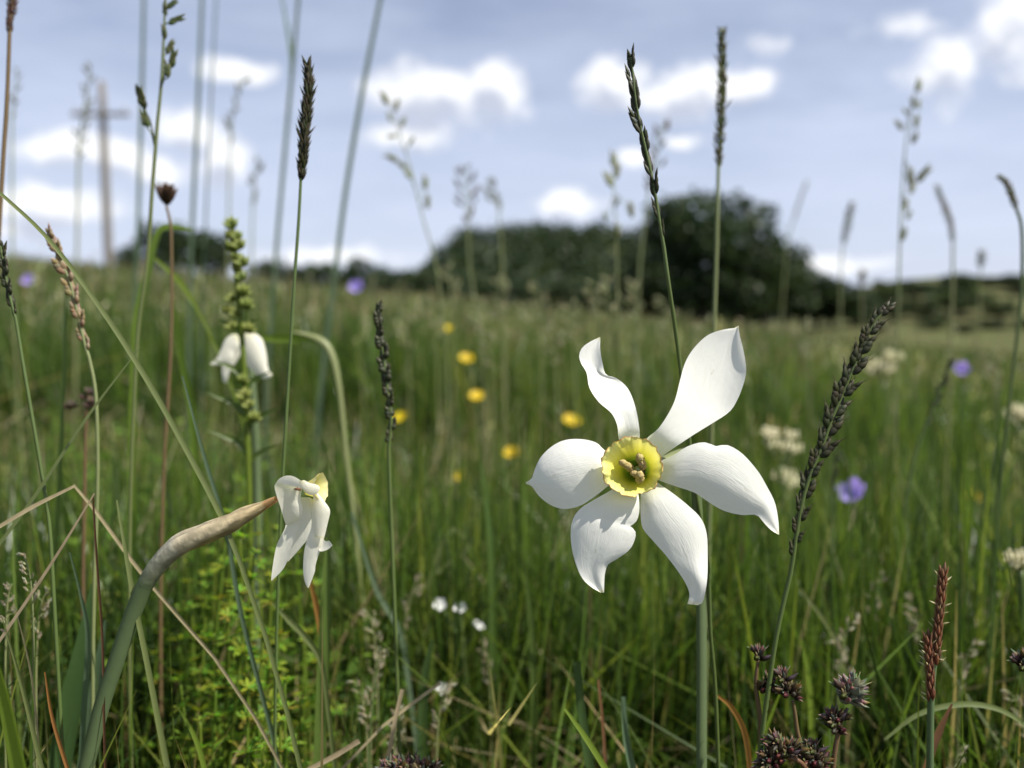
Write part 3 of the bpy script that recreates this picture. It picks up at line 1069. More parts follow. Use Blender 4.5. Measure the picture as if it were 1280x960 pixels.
# petals: two hanging behind, two in front, one rolled back on top
petal('petal', Z6, [(300, 250), (330, 400), (290, 520), (255, 620), (236, 732)], [(400, 250), (418, 420), (398, 540), (335, 628), (240, 735)], DL + .004, lambda t: .002 * t, -.0012, nl, ra, pk, seed=11)
petal('petal', Z6, [(230, 330), (222, 460), (190, 535), (152, 620), (126, 760), (113, 872)], [(340, 300), (335, 405), (300, 525), (268, 620), (215, 770), (120, 876)], DL + .001, lambda t: .001 * t, .0014, nl, ra, pk, seed=12)
petal('petal', Z6, [(400, 250), (420, 440), (382, 570), (360, 665), (354, 800), (368, 890), (388, 930)], [(500, 300), (508, 540), (485, 640), (466, 690), (446, 762), (440, 812), (395, 930)], DL - .0005, lambda t: .0015 * t, -.0014, nl, ra, pk, seed=13)
petal('petal', Z6, [(150, 140), (139, 170), (155, 240), (182, 320), (208, 410), (226, 458)], [(345, 180), (338, 225), (334, 280), (350, 335), (332, 405), (242, 460)], DL - .003, lambda t: .003 * t, -.0026, nl, ra, pk, seed=14)
petal('petal', Z6, [(140, 165), (150, 205), (210, 222), (280, 215), (335, 205)], [(145, 150), (172, 113), (225, 88), (290, 96), (372, 150)], DL + .001, lambda t: -.001 * t, .0030, nl, ra, pk, seed=15)
petal('petal', Z6, [(330, 150), (420, 225), (428, 300), (425, 400), (432, 480), (440, 545)], [(400, 140), (470, 225), (522, 290), (556, 350), (540, 435), (510, 560)], DL - .002, lambda t: .0012 * t, -.0022, nl, ra, pk, seed=16)
petal('petal', Z6, [(440, 540), (470, 640), (490, 656), (540, 640), (572, 612)], [(500, 540), (512, 570), (530, 580), (548, 575), (574, 608)], DL + .001, lambda t: -.002 * t, .0012, nl, ra, pk, seed=17)
petal('petal', Z6, [(320, 130), (350, 190), (400, 230), (455, 225), (480, 190)], [(360, 120), (400, 140), (440, 150), (465, 160), (482, 180)], DL - .0035, lambda t: 0, -.0015, nl, ra, pk, seed=18)
V, K = [], []
axis = (RIGHT * 0.93 + FWD * -0.18 + UP * 0.12).normalized()
s1 = axis.cross(UP).normalized()
s2 = s1.cross(axis)
c0_ = P(392, 610, DL + .001)
for k, (r_, z_, cr, c_) in enumerate(((.0015, -.002, 0, (.5, .5, .1)), (.0022, 0, .1, (.66, .62, .2)), (.0028, .0010, .3, (.78, .74, .3)), (.0033, .0018, .6, (.80, .76, .34)), (.0036, .0022, .9, (.76, .68, .32)))):
    for s in range(40):
        a = 2 * math.pi * s / 40
        rr = r_ * (1 + cr * (.05 * math.sin(a * 7) + .04 * math.sin(a * 13 + 1)))
        V.append(c0_ + axis * z_ + s1 * math.cos(a) * rr + s2 * math.sin(a) * rr)
        K.append(c_)
F = [(k * 40 + s, k * 40 + (s + 1) % 40, (k + 1) * 40 + (s + 1) % 40, (k + 1) * 40 + s) for k in range(4) for s in range(40)]
part('corona', py_mesh('corona', V, F, K), M['corona'], nl, ra)
v, f = knobbly([P(368, 611, DL - .004), P(371, 611.5, DL - .0042), P(376, 612, DL - .004)], [.0002, .00035, .0002], 3)
part('anther', py_mesh('anther', v, f), M['red_stem'], nl, ra)


# ------------------------------------------------------------------ blurred narcissus farther back
def Z4(p):
    return (240 + p[0] * .104167, 400 + p[1] * .104167)


D3 = 0.33
sp = to_ground(catmull([P(303, 425, D3 + .006), P(309, 440, D3 + .008), P(318, 520, D3 + .008), P(322, 640, D3 + .008), P(322, 760, D3)], 5))
ra = sp[-1]
n3 = thing('narcissus', 'hanging white narcissus behind the green budding spike, petals drooping like a bell', 'narcissus', ra)
v, f, _ = tube(sp, [.0017, .002], 10)
part('stem', py_mesh('stem', v, f), M['flower_stem'], n3, ra)
petal('petal', Z4, [(600, 170), (570, 280), (590, 420), (680, 560), (780, 655), (850, 702), (940, 690)], [(680, 150), (780, 172), (850, 250), (890, 400), (908, 560), (930, 620), (965, 655)], D3, lambda t: -.002 * t, -.004, n3, ra, pk, seed=21)
petal('petal', Z4, [(540, 170), (480, 172), (400, 235), (350, 350), (290, 470), (215, 525)], [(560, 200), (565, 320), (505, 392), (490, 470), (420, 520), (240, 545)], D3, lambda t: -.001 * t, -.003, n3, ra, pk, seed=22)
petal('petal', Z4, [(600, 190), (520, 300), (430, 420), (360, 560), (370, 740)], [(660, 200), (600, 380), (520, 520), (450, 620), (420, 760)], D3 + .006, lambda t: .001 * t, -.002, n3, ra, pk, seed=23)
petal('petal', Z4, [(640, 190), (640, 330), (690, 470), (760, 560)], [(760, 190), (800, 300), (820, 440), (790, 570)], D3 + .007, lambda t: .001 * t, -.002, n3, ra, pk, seed=24)

# ------------------------------------------------------------------ scales, spikelets, seed heads
def scale_geo(V, F, K, base, dirv, side, length, width, c0, c1, thick=0.55, rings=5, sides=6):
    """one husk scale: a pointed boat-shaped body"""
    up = dirv.cross(side).normalized()
    k0 = len(V)
    prof = [0.25, 0.9, 0.95, 0.5, 0.03]
    for i in range(rings):
        t = i / (rings - 1)
        c = base + dirv * (length * t)
        for s in range(sides):
            a = 2 * math.pi * s / sides
            V.append(c + (side * math.cos(a) + up * (math.sin(a) * thick)) * (width * 0.5 * prof[i]))
            q = max(0.0, (t - 0.45) / 0.55)
            K.append([c0[m] * (1 - q) + c1[m] * q for m in range(3)])
    for i in range(rings - 1):
        for s in range(sides):
            s2 = (s + 1) % sides
            F.append((k0 + i * sides + s, k0 + i * sides + s2, k0 + (i + 1) * sides + s2, k0 + (i + 1) * sides + s))


TONES = {
    'dark': ((0.042, 0.046, 0.020), (0.105, 0.090, 0.050)),
    'green': ((0.085, 0.105, 0.035), (0.22, 0.20, 0.10)),
    'pale': ((0.26, 0.26, 0.12), (0.42, 0.38, 0.24)),
    'tan': ((0.30, 0.20, 0.11), (0.46, 0.36, 0.24)),
    'purple': ((0.11, 0.075, 0.055), (0.24, 0.18, 0.13)),
    'brown': ((0.055, 0.028, 0.018), (0.14, 0.075, 0.045)),
    'rush': ((0.036, 0.023, 0.016), (0.34, 0.26, 0.17)),
    'bleached': ((0.40, 0.34, 0.22), (0.56, 0.50, 0.37)),
    'grey': ((0.20, 0.20, 0.15), (0.44, 0.40, 0.30)),
}
_cache = {}


def spikelet(tone, n=6, awn=0.0, plump=0.24, seed=0):
    """unit spikelet along +Z: overlapping husks left and right"""
    key = ('s', tone, n, awn, plump, seed)
    if key in _cache:
        return _cache[key]
    rs = random.Random(seed + 17)
    V, F, K = [], [], []
    c0, c1 = TONES[tone]
    for i in range(n):
        sg = 1 if i % 2 else -1
        b = Vector((sg * 0.03, 0, 0.58 * i / n))
        d = Vector((sg * rs.uniform(0.10, 0.24), rs.uniform(-.06, .06), 1)).normalized()
        side = Vector((0, 1, 0)).cross(d).normalized()
        ln = rs.uniform(0.40, 0.52) * (1 - .25 * i / n)
        scale_geo(V, F, K, b, d, side, ln, plump * .72 * rs.uniform(.85, 1.1) * (1 - .45 * i / n), [c * rs.uniform(.8, 1.2) for c in c0], c1)
        if awn:
            scale_geo(V, F, K, b + d * ln * .9, (d + Vector((sg * .1, 0, 0))).normalized(), side, awn * rs.uniform(.6, 1.1), 0.022, c1, c1, rings=5, sides=3)
    me = py_mesh('spikelet', V, F, K)
    me.materials.append(M['scales'])
    _cache[key] = me
    return me


def frame(pos, zdir, yhint, size, flat=1.0):
    z = zdir.normalized()
    x = yhint.cross(z)
    x = x.normalized() if x.length > 1e-6 else z.orthogonal().normalized()
    y = z.cross(x)
    m = Matrix((x, y, z)).transposed().to_4x4()
    m = m @ Matrix.Diagonal((size * flat, size * flat, size, 1))
    return Matrix.Translation(pos) @ m


def along_path(path, t):
    L = [0]
    for i in range(1, len(path)):
        L.append(L[-1] + (path[i] - path[i - 1]).length)
    s = t * L[-1]
    for i in range(1, len(path)):
        if L[i] >= s:
            u = (s - L[i - 1]) / max(L[i] - L[i - 1], 1e-9)
            return path[i - 1].lerp(path[i], u), (path[i - 1] - path[i]).normalized()
    return path[-1], (path[-2] - path[-1]).normalized()


def rooted(pts, d, d_end=None):
    """pixel polyline tip -> bottom at depth d, continued to the ground"""
    de = d if d_end is None else d_end
    w_ = [P(q[0], q[1], d + (de - d) * i / max(1, len(pts) - 1)) for i, q in enumerate(pts)]
    return w_


def spike_grass(name, label, cat, head, stem, d, tone, n, size_px, r_px=2.0, awn=0.0, angle=16, stem_mat='stem_green', plump=.24, group=None, d_end=None, leaf=None, seed=0, flat=1.0, irregular=0.0):
    """two-ranked ear: spikelets left and right of the axis, each a part of its own"""
    rs = random.Random(seed)
    hp = catmull(rooted(head, d), 6)
    st = to_ground(catmull([hp[-1]] + rooted(stem, d, d_end), 5)) if stem else to_ground(hp[-2:])
    full = hp + st[1:]
    base = full[-1]
    o = thing(name, label, cat, base, group)
    r_ = r_px * d / F_PX
    v, f, _ = tube(full, [r_ * .45, r_ * .8, r_, r_ * 1.05, r_ * 1.1], 7)
    part('stem', py_mesh('stem', v, f), M[stem_mat], o, base)
    size = size_px * d / F_PX
    for i in range(n):
        t = (i + 0.6) / n
        p, up = along_path(hp, t)
        sg = 1 if i % 2 else -1
        lat = up.cross(FWD).normalized() * sg
        an = R(angle + rs.uniform(-5, 5) + irregular * rs.uniform(-14, 22))
        dz = (up * math.cos(an) + lat * math.sin(an) + FWD * rs.uniform(-.12, .12)).normalized()
        sc = size * (0.62 + 0.5 * math.sin(math.pi * min(1, .15 + t * .8))) * rs.uniform(.88, 1.1)
        if i == 0:
            dz = up
        inst('spikelet', spikelet(tone, 6, awn, plump, i % 3), o, frame(p, dz, FWD + lat * .4, sc, flat), base)
    if leaf:
        add_leaf(o, base, *leaf)
    return o


def add_leaf(o, base, pts, d, wpx, mat):
    pw = catmull(rooted(pts, d), 5)
    v, f = ribbon(pw, [x * d / F_PX for x in wpx], -FWD, .3, .3)
    part('leaf', py_mesh('leaf', v, f), M[mat], o, base)


def dense_spike(name, label, cat, head, stem, d, tone, width_px, nscale=150, r_px=2.0, stem_mat='stem_green', group=None, d_end=None, seed=0, loose=0.0, sl=1.0):
    """foxtail-like ear packed with tiny husks"""
    rs = random.Random(seed)
    hp = catmull(rooted(head, d), 6)
    st = to_ground(catmull([hp[-1]] + rooted(stem, d, d_end), 5)) if stem else to_ground(hp[-2:])
    full = hp + st[1:]
    base = full[-1]
    o = thing(name, label, cat, base, group)
    r_ = r_px * d / F_PX
    v, f, _ = tube(full, [r_ * .45, r_ * .8, r_, r_ * 1.05, r_ * 1.1], 7)
    part('stem', py_mesh('stem', v, f), M[stem_mat], o, base)
    wr = width_px * d / F_PX * .5
    V, F, K = [], [], []
    c0, c1 = TONES[tone]
    for i in range(nscale):
        t = (i + .5) / nscale
        p, up = along_path(hp, t)
        a = i * 2.399963 + rs.uniform(-.3, .3)
        e1 = up.orthogonal().normalized()
        e2 = up.cross(e1)
        out_ = e1 * math.cos(a) + e2 * math.sin(a)
        env = math.sin(math.pi * min(.97, .10 + t * .80)) ** .7 * (1 + loose * rs.uniform(-.5, .8))
        an = R(rs.uniform(16, 34))
        dz = (up * math.cos(an) + out_ * math.sin(an)).normalized()
        side = dz.cross(out_)
        side = side.normalized() if side.length > 1e-6 else e1
        ln = wr * rs.uniform(1.3, 2.0) * sl
        scale_geo(V, F, K, p + out_ * wr * .35 * env - up * ln * .2, dz, side, ln * (.6 + .5 * env), wr * .62, [c * rs.uniform(.7, 1.3) for c in c0], c1, rings=5, sides=4)
    part('ear', py_mesh('ear', V, F, K), M['scales'], o, base, kind='stuff')
    return o


def panicle(name, label, cat, axis, stem, d, tone, items, size_px, r_px=1.4, stem_mat='stem_pale', group=None, d_end=None, plump=.26, awn=0.0, seed=0, nsc=6):
    """open panicle; items: (attach t on the axis, px, py, dirx, diry, scale)"""
    rs = random.Random(seed)
    hp = catmull(rooted(axis, d), 6)
    st = to_ground(catmull([hp[-1]] + rooted(stem, d, d_end), 5)) if stem else to_ground(hp[-2:])
    full = hp + st[1:]
    base = full[-1]
    o = thing(name, label, cat, base, group)
    r_ = r_px * d / F_PX
    v, f, _ = tube(full, [r_ * .4, r_ * .8, r_, r_, r_ * 1.1], 6)
    part('stem', py_mesh('stem', v, f), M[stem_mat], o, base)
    size = size_px * d / F_PX
    for i, (t, px, py, dx, dy, sc) in enumerate(items):
        p0, up = along_path(hp, t)
        dd = d + rs.uniform(-.006, .006) * d / .25
        p1 = P(px, py, dd)
        dz = (RIGHT * dx - UP * dy + FWD * rs.uniform(-.25, .25)).normalized()
        root_ = p1 - dz * size * sc * .5
        mid = p0.lerp(root_, .5) + up * (p0 - root_).length * .15
        v, f, _ = tube(catmull([p0, mid, root_], 4), [r_ * .5, r_ * .35], 5)
        br = part('branch', py_mesh('branch', v, f), M[stem_mat], o, base)
        q = bpy.data.objects.new('spikelet', spikelet(tone, nsc, awn, plump, i % 3))
        C.objects.link(q)
        q.parent = br
        q.matrix_local = frame(root_, dz, -FWD, size * sc)
    return o


def auto_items(path, n, spread, seed, t0=0.02, t1=0.98, up=0.8):
    """spikelets scattered round a panicle axis given in px"""
    rs = random.Random(seed)
    c = catmull([Vector((q[0], q[1], 0)) for q in path], 8)
    res = []
    for i in range(n):
        t = t0 + (t1 - t0) * (i + rs.random() * .6) / n
        p, u = along_path(c, t)
        sg = rs.choice((-1, 1))
        off = spread * (.15 + .85 * math.sin(math.pi * min(.95, .1 + t * .85))) * rs.uniform(.35, 1)
        lat = Vector((-u.y, u.x, 0)) * sg
        q = p + lat * off + u * off * .5
        dv = u * up + lat * rs.uniform(.2, .8)
        res.append((min(1, t + .08), q.x, q.y, dv.x, dv.y, rs.uniform(.75, 1.15)))
    return res


def z3(x, y):
    return (x * .35430, y * .35417)


def z4(x, y):
    return (380 + x * .36458, 50 + y * .36458)


def z5(x, y):
    return (700 + x * .45313, 40 + y * .45313)


def z7(x, y):
    return (880 + x * .3125, 660 + y * .3125)


# --- sharp ear behind the open flower
spike_grass('seeding_grass_plant', 'slender dark green grass ear rising behind the open narcissus, tip above the hills', 'grass',
            [(789, 72), (794, 120), (801, 160), (809, 195), (817, 232), (824, 275), (830, 310)],
            [(836, 355), (844, 410), (850, 455), (859, 525), (867, 595), (884, 700), (888, 790), (894, 860), (899, 985)], .205, 'dark', 9, 46, 2.6,
            angle=6, plump=.20, d_end=.222, seed=1, flat=1.1)
dense_spike('seeding_grass_plant', 'upright ragged grass ear standing alone above the big round tree', 'grass', [(902, 36), (903, 100), (901, 150), (898, 208)], [(896, 300), (893, 400), (890, 520)], .31, 'green', 13, 150, 2.4, loose=.8, seed=2, stem_mat='stem_pale')
o = dense_spike('seeding_grass_plant', 'dark foxtail grass ear with a curled tan tip against the sky', 'grass', [(384, 78), (386, 110), (382, 150), (379, 190), (376, 224)], [(373, 280), (368, 350), (362, 450), (352, 620)], .225, 'dark', 15, 190, 2.0, seed=3, sl=1.25)
dense_spike('seeding_grass_plant', 'tall brown grass ear cut by the top of the frame above the tan ear', 'grass', [(15, -60), (16, -10), (13, 20), (12, 40)], [(9, 120), (4, 200), (-2, 300), (-12, 480)], .26, 'purple', 12, 120, 2.6, seed=4, stem_mat='stem_brown')
spike_grass('seeding_grass_plant', 'knotty dark grass ear bowing right above the slanting pale blade', 'grass', [(-3, 292), (4, 325), (10, 360), (20, 400)], [(28, 450), (40, 520), (52, 590), (62, 660), (68, 760)], .215, 'dark', 9, 28, 2.2, angle=9, plump=.30, seed=5, flat=1.25)
spike_grass('seeding_grass_plant', 'tan bleached grass ear leaning over the slanting pale blade', 'grass', [(63, 293), (76, 325), (88, 355), (97, 392), (106, 430), (111, 446)], [(118, 480), (121, 520), (122, 600), (118, 720)], .235, 'tan', 11, 32, 2.2, angle=10, plump=.32, flat=1.35, stem_mat='stem_pale', seed=6)
spike_grass('seeding_grass_plant', 'dark knotted grass ear standing alone in the green middle of the meadow', 'grass', [(474, 384), (475, 415), (480, 450), (485, 490), (489, 525), (486, 560)], [(487, 600), (490, 680), (494, 780)], .245, 'dark', 12, 27, 2.4, angle=7, plump=.36, seed=7, flat=1.5)
spike_grass('seeding_grass_plant', 'big dark bristly grass ear leaning right beside the open narcissus', 'grass', [(1104, 390), (1090, 408), (1070, 452), (1053, 493), (1040, 523), (1027, 560), (1013, 593), (1003, 627), (996, 665), (991, 700)], [(987, 722), (978, 760), (968, 810), (955, 900)], .202, 'dark', 24, 38, 2.8, awn=.28, angle=15, plump=.30, irregular=.3, seed=8, flat=1.3)
spike_grass('seeding_grass_plant', 'blurred dark grass ear leaning right near the violet bellflower bud', 'grass', [(1188, 455), (1178, 480), (1165, 515), (1150, 550)], [(1142, 580), (1130, 640)], .42, 'dark', 8, 24, 2, angle=8, seed=9)
spike_grass('seeding_grass_plant', 'small blurred dark grass ear low beside the big bristly ear', 'grass', [(1046, 575), (1043, 600), (1041, 625)], [(1040, 660), (1038, 740)], .40, 'dark', 5, 20, 1.8, angle=6, seed=10)
# brome cut by the top edge
pts = [z3(582, 20), z3(578, 120), z3(572, 250), z3(566, 330), z3(556, 430), z3(548, 530)]
its = []
for t, x_, y_, dx, dy, s_ in ((.05, 615, 8, .8, -.6, 1), (.12, 582, 25, 0, -1, .9), (.25, 630, 66, .9, -.35, 1.15), (.3, 578, 105, -.1, -1, .9), (.45, 604, 158, .45, -.9, 1.1), (.6, 612, 195, .3, -1, 1.2), (.62, 590, 235, -.05, -1, 1.2), (.98, 495, 330, -.15, -1, 1.5), (1, 508, 410, -.35, -.94, 1.4)):
    X_, Y_ = z3(x_, y_)
    its.append((t, X_, Y_, dx, dy, s_))
panicle('seeding_grass_plant', 'brome grass with separate dark spikelets and one side branch, cut by the frame top', 'grass', [(207, -20)] + pts, [z3(535, 700), z3(528, 820), z3(515, 960), (172, 420), (165, 560)], .27, 'green', its, 26, 2.4, stem_mat='grass_pale', seed=11, plump=.3)

# crown-shaped dark head
o = thing('plantain', 'small dark brown crown-shaped seed head above the square-topped tree', 'seed head', (0, 0, 0))
st = to_ground(catmull([P(208, 258, .30), P(212, 275, .30), P(214, 300, .30), P(214, 420, .30), P(206, 560, .30)], 5))
o.location = st[-1]
v, f, _ = tube(st, [.0005, .0006, .0008], 7)
part('stem', py_mesh('stem', v, f), M['stem_brown'], o, st[-1])
V, F, K = [], [], []
for i in range(26):
    a = i * 2.4
    an = R(8 + 30 * ((i * 7) % 26) / 26)
    dz = (UP * math.cos(an) + (RIGHT * math.cos(a) + FWD * math.sin(a)) * math.sin(an)).normalized()
    scale_geo(V, F, K, P(208, 257, .30), dz, dz.orthogonal().normalized(), .0088 * random.uniform(.8, 1.1), .0019, *TONES['brown'])
part('head', py_mesh('head', V, F, K), M['scales'], o, st[-1], kind='stuff')

# --- tall blurred culms and panicles against the sky
for (pts, wpx, d, mat, lab) in (
    ([(180, -14), (177, 120), (172, 300), (166, 480)], 5, .8, 'grass_blue', 'tall blurred blade just left of the brome, running up out of the frame'),
    ([(253, -14), (247, 140), (240, 290), (236, 450)], 5, .8, 'grass_blue', 'tall blurred blade rising past the ring-shaped cloud, thicker of the pair'),
    ([(271, -14), (264, 120), (256, 300), (252, 430)], 2.6, .8, 'grass_blue', 'tall blurred thin blade beside the thicker one in front of the ring-shaped cloud'),
    ([(374, -14), (366, 80), (356, 190), (344, 330), (334, 480)], 5, .75, 'grass_blue', 'tall blurred blade just left of the foxtail ear, forked near its top'),
    ([(478, -14), (452, 120), (432, 240), (418, 350), (402, 480)], 6, .75, 'grass_blue', 'tall blurred blade leaning right in front of the largest cloud'),
):
    pw = to_ground(catmull(rooted(pts, d), 6))
    o = thing('grass_plant', lab, 'grass', pw[-1])
    wd = wpx * d / F_PX
    v, f = ribbon(pw, [wd * .8, wd, wd, wd, wd * .9], -FWD, .3)
    part('blade', py_mesh('blade', v, f), M[mat], o, pw[-1])
    if 'forked' in lab:
        pw2 = catmull(rooted([(350, -14), (358, 30), (364, 70), (364, 95)], d), 5)
        v, f = ribbon(pw2, [wd * .3, wd * .7, wd * .7], -FWD, .3)
        part('leaf', py_mesh('leaf', v, f), M['grass_bright'], o, pw[-1])

ax = [(113, 78), (110, 110), (104, 145), (100, 175), (98, 205)]
panicle('seeding_grass_plant', 'blurred grey seed head in front of the utility pole crossarm', 'grass', ax, [(97, 260), (96, 340), (94, 480)], 1.0, 'grey', auto_items(ax, 14, 11, 3), 15, 1.6, seed=12)
ax = [(22, 85), (18, 120), (15, 150)]
panicle('seeding_grass_plant', 'thin blurred seed head left of the utility pole, beside the brown ear', 'grass', ax, [(15, 230), (16, 330)], .9, 'grey', auto_items(ax, 6, 6, 4), 14, 1.4, seed=13)
ax = [(307, 95), (296, 125), (290, 150), (288, 180)]
panicle('seeding_grass_plant', 'faint blurred seed head below the small cloud left of the foxtail ear', 'grass', ax, [(286, 260), (284, 360)], 1.1, 'grey', auto_items(ax, 9, 9, 5), 17, 1.3, seed=14)
ax = [(324, 195), (318, 225), (316, 255)]
panicle('seeding_grass_plant', 'faint blurred seed head at the right rim of the ring-shaped cloud', 'grass', ax, [(315, 300), (315, 380)], 1.2, 'grey', auto_items(ax, 7, 7, 6), 17, 1.3, seed=15)
its = []
for t, x_, y_, dx, dy, s_ in ((.05, 272, 190, -.35, -.95, 1.6), (.1, 320, 215, .3, -.95, 1.3), (.2, 292, 258, -.2, -1, 1), (.3, 342, 275, .45, -.9, 1.2), (.35, 296, 330, -.9, .1, 1), (.45, 370, 342, .6, -.8, 1), (.6, 292, 400, -.9, -.45, 1.5), (.68, 330, 425, -.75, -.65, 1.3), (.75, 352, 455, -.5, -.85, 1.2), (.85, 415, 480, .05, -1, 1.6), (.9, 424, 545, .05, -1, 1.4)):
    X_, Y_ = z4(x_, y_)
    its.append((t, X_, Y_, dx, dy, s_))
panicle('seeding_grass_plant', 'loose nodding pale seed head below the largest cloud', 'grass', [z4(295, 200), z4(330, 330), z4(365, 440), z4(390, 540), z4(410, 620)], [z4(440, 720), (548, 350), (556, 420), (560, 500)], .62, 'pale', its, 17, 1.2, seed=16)
ax = [z4(555, 430), z4(558, 500), z4(560, 560), z4(562, 630)]
panicle('seeding_grass_plant', 'bunched blurred brown seed head left of the wooded ridge', 'grass', ax, [z4(566, 740), (588, 340), (600, 420), (608, 520)], .9, 'purple', auto_items(ax, 16, 17, 8), 15, 1.2, seed=17)
ax = [z4(630, 480), z4(650, 530), z4(668, 580)]
panicle('seeding_grass_plant', 'faint blurred seed head between the bunched brown head and the small round cloud', 'grass', ax, [z4(675, 680), (628, 330)], 1.1, 'grey', auto_items(ax, 7, 9, 9), 16, 1.3, seed=18)
its = []
for t, x_, y_, dx, dy, s_ in ((.02, 1060, 400, 0, -1, 1.8), (.15, 1075, 440, .2, -1, 1.6), (.2, 1040, 470, -.35, -1, 1.8), (.4, 1075, 550, .4, -.9, 1), (.45, 1120, 572, -.1, -1, 1.6), (.5, 1030, 600, -.4, -.9, .9), (.7, 1074, 640, 0, -1, 1.5)):
    X_, Y_ = z4(x_, y_)
    its.append((t, X_, Y_, dx, dy, s_))
panicle('seeding_grass_plant', 'loose pale seed head just left of the slender dark ear behind the flower', 'grass', [z4(1062, 420), z4(1062, 520), z4(1070, 650)], [z4(1072, 760), (772, 380), (776, 470)], .58, 'pale', its, 17, 1.2, seed=19)
ax = [z5(290, 240), z5(272, 310), z5(262, 370), z5(245, 440)]
panicle('seeding_grass_plant', 'blurred brownish seed head right behind the slender dark ear', 'grass', ax, [z5(235, 520), (800, 330), (796, 430)], 0.8, 'purple', auto_items(ax, 13, 12, 10), 17, 1.4, seed=20)
its = []
for t, x_, y_, dx, dy, s_ in ((.02, 990, 140, .25, -1, 1.5), (.08, 972, 190, -.2, -1, 1.2), (.12, 990, 195, .2, -1, 1), (.15, 950, 215, -.6, -.8, .9), (.2, 932, 252, -.6, -.8, 1.3), (.22, 985, 240, .2, -1, 1.3), (.26, 982, 285, .4, -.9, 1.3), (.5, 967, 390, 0, -1, 1.8), (.52, 1008, 385, .65, -.75, 1.9), (.58, 975, 425, .5, -.85, 1.4), (.7, 955, 470, .2, -1, 1.4), (.8, 965, 500, .4, -.9, 1), (.92, 950, 550, .3, -1, 1.5)):
    X_, Y_ = z5(x_, y_)
    its.append((t, X_, Y_, dx, dy, s_))
panicle('seeding_grass_plant', 'tallest loose seed head on the right, in two tiers against the sky', 'grass', [z5(985, 140), z5(962, 250), z5(950, 350), z5(943, 450), z5(938, 560)], [z5(935, 690), (1122, 420), (1120, 520)], .58, 'pale', its, 17, 1.3, seed=21)
ax = [z5(1040, 425), z5(1060, 480), z5(1078, 530), z5(1084, 580)]
dense_spike('seeding_grass_plant', 'blurred bowed seed head right of the two-tiered tall one', 'grass', ax, [z5(1083, 660), (1190, 380), (1188, 460)], .75, 'grey', 9, 60, 1.6, seed=22, stem_mat='stem_pale', loose=.8)
ax = [z5(805, 470), z5(795, 520), z5(782, 580)]
dense_spike('seeding_grass_plant', 'faint blurred seed head in the open sky left of the two-tiered tall one', 'grass', ax, [z5(775, 650), (1050, 400)], 1.1, 'grey', 10, 45, 1.2, seed=23, stem_mat='stem_pale', loose=.6)
ax = [z5(682, 410), z5(660, 470), z5(645, 520)]
dense_spike('seeding_grass_plant', 'faintest thin seed head just right of the big round tree', 'grass', ax, [z5(630, 570), (978, 380)], 1.7, 'grey', 6, 35, 1.0, seed=24, stem_mat='stem_pale')
dense_spike('seeding_grass_plant', 'seed head drooping left at the end of a dark stalk on the right edge', 'grass', [(1248, 220), (1258, 228), (1265, 245), (1271, 262)], [(1277, 285), (1278, 340), (1274, 400), (1262, 500)], .36, 'grey', 9, 60, 2.2, seed=25, loose=.5)
ax = [z5(1163, 605), z5(1160, 650)]
dense_spike('seeding_grass_plant', 'tiny faint seed head over the shrubs near the right edge', 'grass', ax, [(1224, 380)], 1.3, 'grey', 9, 30, 1.0, seed=26, stem_mat='stem_pale', loose=.8)
ax = [z5(835, 660), z5(832, 700)]
dense_spike('seeding_grass_plant', 'tiny faint seed head where the tree row meets the shrub slope', 'grass', ax, [(1077, 400)], 1.5, 'grey', 9, 30, 1.0, seed=27, stem_mat='stem_pale', loose=.8)
# middle distance quaking-type panicles with pale spikelets
QG = 'pale panicles in front of the dark trees'
for i, (px, py, d) in enumerate(((757, 345, .62), (742, 352, .7), (670, 352, .9), (598, 372, .8), (540, 372, .9), (560, 330, 1.0), (622, 345, 1.0), (712, 378, .8), (790, 350, .9), (880, 400, .9), (1005, 400, 1.1), (505, 390, 1.0), (830, 372, 1.0), (690, 410, .8), (930, 430, .9), (1105, 405, 1.0), (330, 350, 1.1), (260, 362, 1.0), (610, 415, .75), (1240, 440, .9))):
    ax = [(px, py), (px + 3, py + 22), (px + 5, py + 50)]
    panicle('seeding_grass_plant', 'blurred pale open panicle standing before the dark line of trees', 'grass', ax, [(px + 7, py + 100), (px + 8, py + 170)], d, 'pale', auto_items(ax, 9, 15, 40 + i), 13, 1.0, group=QG, seed=50 + i, plump=.5, nsc=4)

# old bleached panicles low in the foreground
for lab, grp_, spots in (('old bleached panicle arching low in the grass near the brown sedge', 'bleached panicles near the sedge', ((1075, 770, 1, .30), (1105, 715, .5, .36), (1225, 800, 1, .30), (1255, 860, -1, .28), (1205, 930, .6, .26), (1040, 800, -.6, .33), (1250, 745, .8, .38), (1130, 745, -.8, .34))),
                         ('old bleached panicle sunk in the thatch between the two white flowers', 'bleached panicles between the flowers', ((455, 760, -.6, .30), (480, 810, .6, .29), (565, 850, .7, .27), (440, 850, -.7, .28), (530, 720, .9, .36), (600, 800, -.5, .36), (500, 880, .3, .26))),
                         ('old bleached panicle by the left edge among the straws', 'bleached panicles among the straws', ((25, 690, -.6, .22), (62, 735, .6, .24), (15, 730, .3, .23)))):
    for i, (px, py, lean_, d) in enumerate(spots):
        ax = [(px, py), (px - 14 * lean_, py + 14), (px - 22 * lean_, py + 38), (px - 26 * lean_, py + 66)]
        panicle('seeding_grass_plant', lab, 'grass', ax, [(px - 28 * lean_, py + 110), (px - 28 * lean_, py + 170)], d, 'bleached', auto_items(ax, 11, 11, px), 14, 1.3, group=grp_, seed=px, plump=.3, nsc=4)

